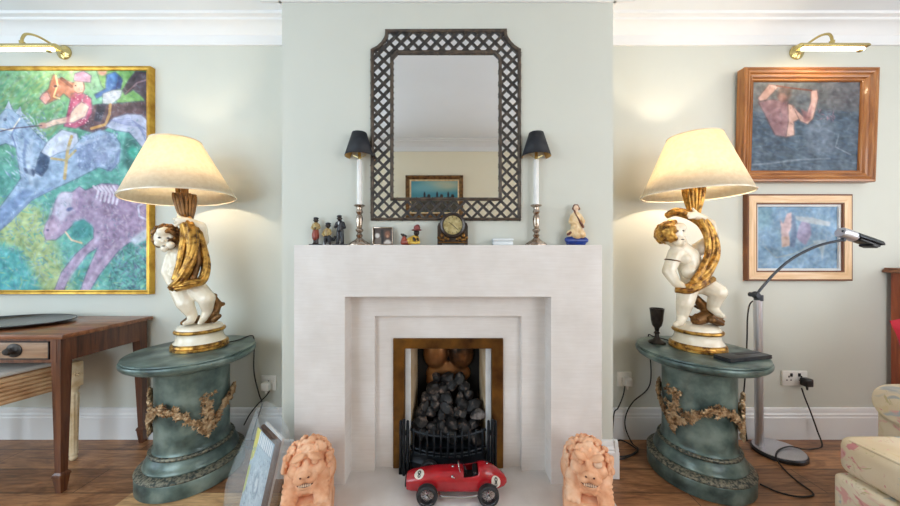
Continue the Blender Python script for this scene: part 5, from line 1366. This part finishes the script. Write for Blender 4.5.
fig(340, 'painted figurine in black suit and cap standing beside the left candlestick',
    [('body', 'glaze_dark', [], head(-.002, .126) + [(.016, -.012, .08, .005), (-.012, -.014, .09, .005)]),
     ('suit', 'glaze_navy', [[(0, 0, .072, .015), (0, 0, .105, .0145)], [(-.006, 0, .07, .010), (-.009, 0, .04, .009), (-.01, -.002, .008, .007)], [(.007, 0, .07, .010), (.01, 0, .04, .009), (.012, -.002, .008, .007)], [(-.014, 0, .105, .007), (-.021, -.004, .085, .006), (-.014, -.012, .088, .005)], [(.015, 0, .105, .007), (.023, 0, .084, .006), (.016, -.011, .078, .005)]], [(-.01, -.01, .007, .007, .013, .006), (.012, -.01, .007, .007, .013, .006)]),
     ('shirt_front', 'glaze_white', [[(-.001, -.0135, .108, .0035), (-.001, -.015, .098, .002)]], []),
     ('cap', 'glaze_navy', [], [(-.002, 0, .137, .0125, .0135, .006), (-.004, -.012, .134, .008, .006, .002)])], base=(-.03, .03))
fig(413, 'figurine lying on its front in yellow jacket, red trousers and plum brimmed hat',
    [('body', 'glaze_dark', [[(-.048, .002, .05, .006), (-.036, 0, .042, .007)], [(-.055, -.004, .052, .004), (-.045, 0, .042, .005)]], [(.018, -.012, .058, .014, .015, .016), (.018, -.027, .055, .005), (.018, -.004, .04, .009)]),
     ('jacket', 'glaze_yellow', [[(-.018, 0, .018, .017), (.004, -.004, .03, .017), (.016, -.004, .036, .012)], [(.024, -.012, .03, .008), (.03, -.022, .012, .007), (.014, -.028, .01, .006)], [(-.002, -.016, .028, .009), (-.004, -.026, .012, .007), (.01, -.03, .01, .006)]], []),
     ('scarf', 'glaze_dark', [[(.006, -.022, .032, .006), (.012, -.028, .022, .005)], [(.024, -.022, .03, .005), (.028, -.028, .022, .004)]], []),
     ('trousers', 'glaze_red', [[(-.024, 0, .016, .016), (-.048, 0, .013, .012), (-.042, 0, .034, .010)]], []),
     ('hat', 'glaze_hat', [], [(.018, -.011, .071, .025, .025, .005), (.02, -.009, .082, .016, .016, .014), (.022, -.008, .092, .01, .01, .006)])], d=1.47)
fig(576, 'seated porcelain lady with brown hair and cream robe on a cobalt blue cushion',
    [('body', 'glaze_skin', [[(0, -.006, .158, .007), (0, 0, .145, .008)], [(.022, -.012, .085, .005), (.026, -.014, .068, .005)], [(-.03, -.014, .05, .007), (-.042, -.016, .046, .006)]], [(-.002, -.004, .174, .012, .012, .015), (-.002, -.0165, .172, .0028)]),
     ('robe', 'glaze_cream', [[(0, 0, .14, .02), (-.002, 0, .11, .021), (0, 0, .07, .026), (.002, 0, .052, .028)], [(.016, 0, .14, .011), (.03, -.004, .112, .011), (.022, -.012, .09, .007)], [(-.016, 0, .14, .011), (-.027, -.006, .11, .011), (-.008, -.018, .1, .006)], [(-.006, -.006, .062, .022), (-.034, -.01, .056, .015)], [(.01, -.01, .06, .02), (.026, -.012, .048, .015)], [(-.014, -.004, .06, .02), (.02, -.004, .056, .02)]], []),
     ('hair', 'glaze_brown', [[(-.013, 0, .172, .006), (-.006, .002, .187, .007), (.006, .003, .187, .007), (.013, 0, .172, .007)], [(-.012, -.002, .17, .004), (-.006, -.016, .14, .004), (.01, -.019, .11, .005), (.026, -.019, .085, .006)], [(.0, .010, .175, .011)], [(-.042, -.016, .05, .008), (-.034, -.02, .058, .007)]], []),
     ('cushion', 'glaze_blue', [[(-.042, 0, .026, .012), (0, 0, .028, .016), (.042, 0, .026, .012)], [(-.044, -.008, .022, .011), (.044, -.008, .022, .011)], [(-.038, 0, .009, .009), (.038, 0, .009, .009)], [(-.03, 0, .016, .014), (.03, 0, .016, .014)]], [])], d=1.466)
# clock
cx_ = mx_(452.6); ck = thing('mantel_clock', 'small dark mantel clock with round brass dial below the mirror', 'clock', (cx_, DM, MT))
g = G(); pol = [(-.071, .0), (-.05, 0), (-.05, .008), (.05, .008), (.05, 0), (.071, 0), (.071, .088), (.066, .102), (.056, .108), (.05, .12)] + [(.056 * math.cos(a), .093 + .056 * math.sin(a)) for a in [math.radians(q) for q in range(40, 145, 8)]] + [(-.05, .12), (-.056, .108), (-.066, .102), (-.071, .088)]
g.prism([(cx_ + u, MT + v) for u, v in pol], DM - .02, DM + .022, 'y'); g.build('case', 'clock_case', ck, 30)
mxc = Matrix.Translation((cx_, DM - .02, MT + .093)) @ Matrix.Rotation(PI / 2, 4, 'X')
g = G(); g.lathe([(.044, 0), (.058, 0), (.06, .005), (.056, .011), (.048, .013), (.044, .008)], n=48, mx=mxc, closed=True); g.build('bezel', 'clock_case', ck)
g = G(); g.lathe([(0, 0), (.045, 0), (.045, .004), (0, .0045)], n=40, mx=mxc); fc_ = g.build('dial', 'clock_face', ck)
g = G()
for k in range(12):
    a = 2 * PI * k / 12; m2 = mxc @ Matrix.Rotation(a, 4, 'Z'); g.box((-.001, .033, .0045), (.001, .041, .0052), 0, mx=m2)
for a, L in ((.9, .024), (-2.3, .034)): g.box((-.0012, -.005, .0053), (.0012, L, .006), 0, mx=mxc @ Matrix.Rotation(a, 4, 'Z'))
g.build('hands', 'decal_black', fc_, 0)
g = G()
for s in (-1, 1):
    for k in range(5): g.ell((cx_ + s * (.022 + .011 * k), DM - .022, MT + .028 + .006 * math.sin(k * 2)), (.007, .004, .008), n=8)
    g.ell((cx_ + s * .05, DM - .022, MT + .045), (.008, .004, .012), n=8)
g.box((cx_ - .066, DM - .023, MT + .01), (cx_ + .066, DM - .0195, MT + .014)); g.build('gilt_mounts', 'old_brass', ck)
# photograph frame
px0, px1 = mx_(372.5, 1.475), mx_(393, 1.475)
pf = thing('photo_frame', 'small silver frame with a brown photograph standing on the mantel by the left candlestick', 'photo frame', ((px0 + px1) / 2, 1.475, MT))
def bar(lo, hi): g.box(lo, hi, .001)
g = G(); bar((px0, 1.471, MT), (px0 + .006, 1.481, MT + .087)); bar((px1 - .004, 1.471, MT), (px1, 1.481, MT + .085)); bar((px0 + .006, 1.471, MT + .081), (px1 - .004, 1.481, MT + .086)); bar((px0 + .006, 1.471, MT), (px1 - .004, 1.481, MT + .005)); g.build('frame', 'silver', pf)
g = G(); g.box((px0 + .001, 1.4815, MT + .001), (px1 - .001, 1.484, MT + .084)); g.build('backing', 'frame_brown', pf, 0)
g = G(); g.add([(px0 + .03, 1.484, MT + .07), (px0 + .06, 1.484, MT + .07), (px0 + .06, 1.499, MT), (px0 + .03, 1.499, MT)], [(0, 1, 2, 3)]); o = g.build('strut', 'frame_brown', pf, 0); sm = o.modifiers.new('solid', 'SOLIDIFY'); sm.thickness = .0015; sm.offset=0
c = Paint(0, 0, 60, 56, 1, (70, 56, 50))
c.ell(11, 26, 8, 9, (200, 196, 192), .3); c.poly([(0, 40), (24, 30), (26, 56), (0, 56)], (110, 96, 86), 1); c.poly([(22, 6), (30, 4), (32, 56), (24, 56)], (30, 24, 24), 1)
c.ell(44, 22, 9, 12, (126, 84, 66), .3); c.ell(44, 28, 4, 5, (176, 136, 110), .4); c.poly([(32, 50), (40, 40), (50, 40), (58, 50), (58, 56), (32, 56)], (196, 190, 182), 2); c.grain(10, 1)
c.canvas('photograph', lambda u, v: Vector((px0 + .006 + (px1 - px0 - .010) * u, 1.4805, MT + .081 - .076 * v)), 'print', pf)
# small white box
wb = thing('trinket_box', 'low white porcelain box on the mantel between the clock and right candlestick', 'box', (mx_(502.5), DM, MT))
xx = mx_(502.5)
g = G(); g.box((xx - .047, DM - .022, MT), (xx + .047, DM + .022, MT + .018), .004, seg=3); g.build('box_base', 'glaze_white', wb)
g = G(); g.box((xx - .049, DM - .024, MT + .0185), (xx + .049, DM + .024, MT + .031), .005, seg=3); g.build('lid', 'glaze_white', wb)

# ------------------------------------------------------------------ sofa, cushion, cabinet
sf = thing('sofa', 'floral linen sofa with loose seat cushion at the right edge of the room', 'sofa', (1.75, .9, 0))
g = G(); g.box((1.396, .35, .015), (2.25, 1.135, .285), .02, seg=3); g.build('base', 'floral', sf)
g = G(); g.box((1.405, .45, .288), (2.1, 1.135, .425), .038, seg=4); g.build('seat_cushion', 'floral', sf)
g = G(); g.tube(curve([(1.418, 1.1, .4155), (1.418, .8, .4155), (1.418, .5, .4155)], 4), .005, 8); g.build('piping', 'floral', sf)
g = G(); g.box((1.76, 1.14, .015), (2.25, 1.29, .5), .03, seg=3); g.tube([(1.74, 1.215, .48), (1.76, 1.215, .48), (2.25, 1.215, .48)], [.065, .08, .08], 28); g.blob('arm', 'floral', sf, .008, 4)
g = G(); g.box((2.06, .35, .2), (2.28, 1.3, .8), .06, seg=4); g.build('backrest', 'floral', sf)
g = G(); g.box((1.6, .35, .2), (2.25, .45, .5), .04, seg=3); g.build('arm', 'floral', sf)
cu = thing('cushion', 'crimson and white cushion propped up on the floral sofa', 'cushion', (1.80, 1.08, .425))
tipc = Pd(889.5, 321, 1.1); ang = math.radians(-19)
u = Vector((math.cos(ang), -.05, math.sin(ang) * -1)).normalized(); v = Vector((math.sin(-ang) , .1, -math.cos(ang))).normalized()
u = Vector((math.cos(.35), -.05, math.sin(.35))).normalized(); v = Vector((math.sin(.35), .0, -math.cos(.35))).normalized()
def pillow(mi_fn):
    g = G(); n = 18; S = .36; vs = []; fs = []; nrm = u.cross(v).normalized()
    for sgn in (1, -1):
        for i in range(n + 1):
            for j in range(n + 1):
                a, b = i / n, j / n; th = .06 * (max(0, math.sin(PI * a)) * max(0, math.sin(PI * b))) ** .5
                pin = 1 - .04 * (math.sin(PI * a) + math.sin(PI * b))
                vs.append(tipc + u * (S * (.5 + (a - .5) * (1 - .07 * math.sin(PI * b)))) + v * (S * (.5 + (b - .5) * (1 - .07 * math.sin(PI * a)))) + nrm * sgn * th)
    m = (n + 1) ** 2; mi = []
    for s in (0, 1):
        for i in range(n):
            for j in range(n):
                q_ = (s * m + i * (n + 1) + j, s * m + (i + 1) * (n + 1) + j, s * m + (i + 1) * (n + 1) + j + 1, s * m + i * (n + 1) + j + 1)
                g.add([], []); g.f.append(q_ if s == 0 else q_[::-1]); g.mi.append(mi_fn(i, j, n))
    g.v = [Vector(p) for p in vs]; return g
g = pillow(lambda i, j, n: 1 if (4 < j < n - 4 and 3 < i) else 0); g.build('cover', ['red_cloth', 'page_white'], cu, 180)
cb = thing('cabinet', 'red-brown mahogany cabinet against the right wall behind the sofa', 'cabinet', (2.9, 1.65, 0))
g = G(); g.box((2.545, 1.44, .06), (3.3, YW - .022, .965), .003); g.build('carcass', 'cabinet', cb, 0)
g = G(); g.box((2.52, 1.415, .966), (3.325, YW - .003, .985), .004); g.box((2.53, 1.425, .985), (3.315, YW - .005, .995), .003); g.build('top', 'mahogany_x', cb)
g = G(); g.box((2.55, 1.45, 0), (3.29, YW - .03, .0595)); g.build('plinth', 'mahogany_x', cb, 0)
for x0_, x1_ in ((2.57, 2.915), (2.93, 3.275)):
    g = G(); g.box((x0_, 1.422, .09), (x1_, 1.4395, .94), .003); d_ = g.build('door', 'cabinet', cb)
    g = G(); g.ell(((x1_ - .03 if x0_ < 2.6 else x0_ + .03), 1.415, .55), .011); g.build('knob', 'brass', d_)

# ------------------------------------------------------------------ light
def area(name, loc, rot, sx, sy, e, col):
    L = bpy.data.lights.new(name, 'AREA'); L.shape = 'RECTANGLE'; L.size = sx; L.size_y = sy; L.energy = e; L.color = col
    o = bpy.data.objects.new(name, L); COL.objects.link(o); o.location = loc; o.rotation_euler = rot; return o
for sg, e in ((-1, 46), (1, 38)):
    area('window_daylight', (sg * (WX0 + WX1) / 2, YR - .16, (WZ0 + WZ1) / 2), (math.radians(90), 0, 0), WX1 - WX0, WZ1 - WZ0, e, (.74, .88, 1) if sg < 0 else (.95, .97, 1))
for sg, e in ((-1, 34), (1, 34)):
    area('window_daylight', (sg * (XR + .16), (EY0 + EY1) / 2, (WZ0 + WZ1) / 2), (0, sg * math.radians(90), 0), WZ1 - WZ0, EY1 - EY0, e, (.72, .87, 1) if sg < 0 else (.97, .97, 1))
w = bpy.data.worlds.new('sky'); SC.world = w; w.use_nodes = True
w.node_tree.nodes['Background'].inputs['Color'].default_value = (.75, .87, 1, 1); w.node_tree.nodes['Background'].inputs['Strength'].default_value = 1.0

# ------------------------------------------------------------------ camera
cd = bpy.data.cameras.new('camera'); cd.sensor_width = 36; cd.lens = 36 * F / 900; cd.clip_start = .01
co = bpy.data.objects.new('camera', cd); COL.objects.link(co); co.location = (0, 0, EYE); co.rotation_euler = (PI / 2, 0, 0)
SC.camera = co
vs_ = SC.view_settings
SC.display_settings.display_device = 'sRGB'; vs_.view_transform = 'Standard'; vs_.look = 'None'; vs_.gamma = 1; vs_.use_curve_mapping = False
vs_.exposure = 0.1
SC.cycles.max_bounces = 12; SC.cycles.diffuse_bounces = 8; SC.cycles.use_denoising = True
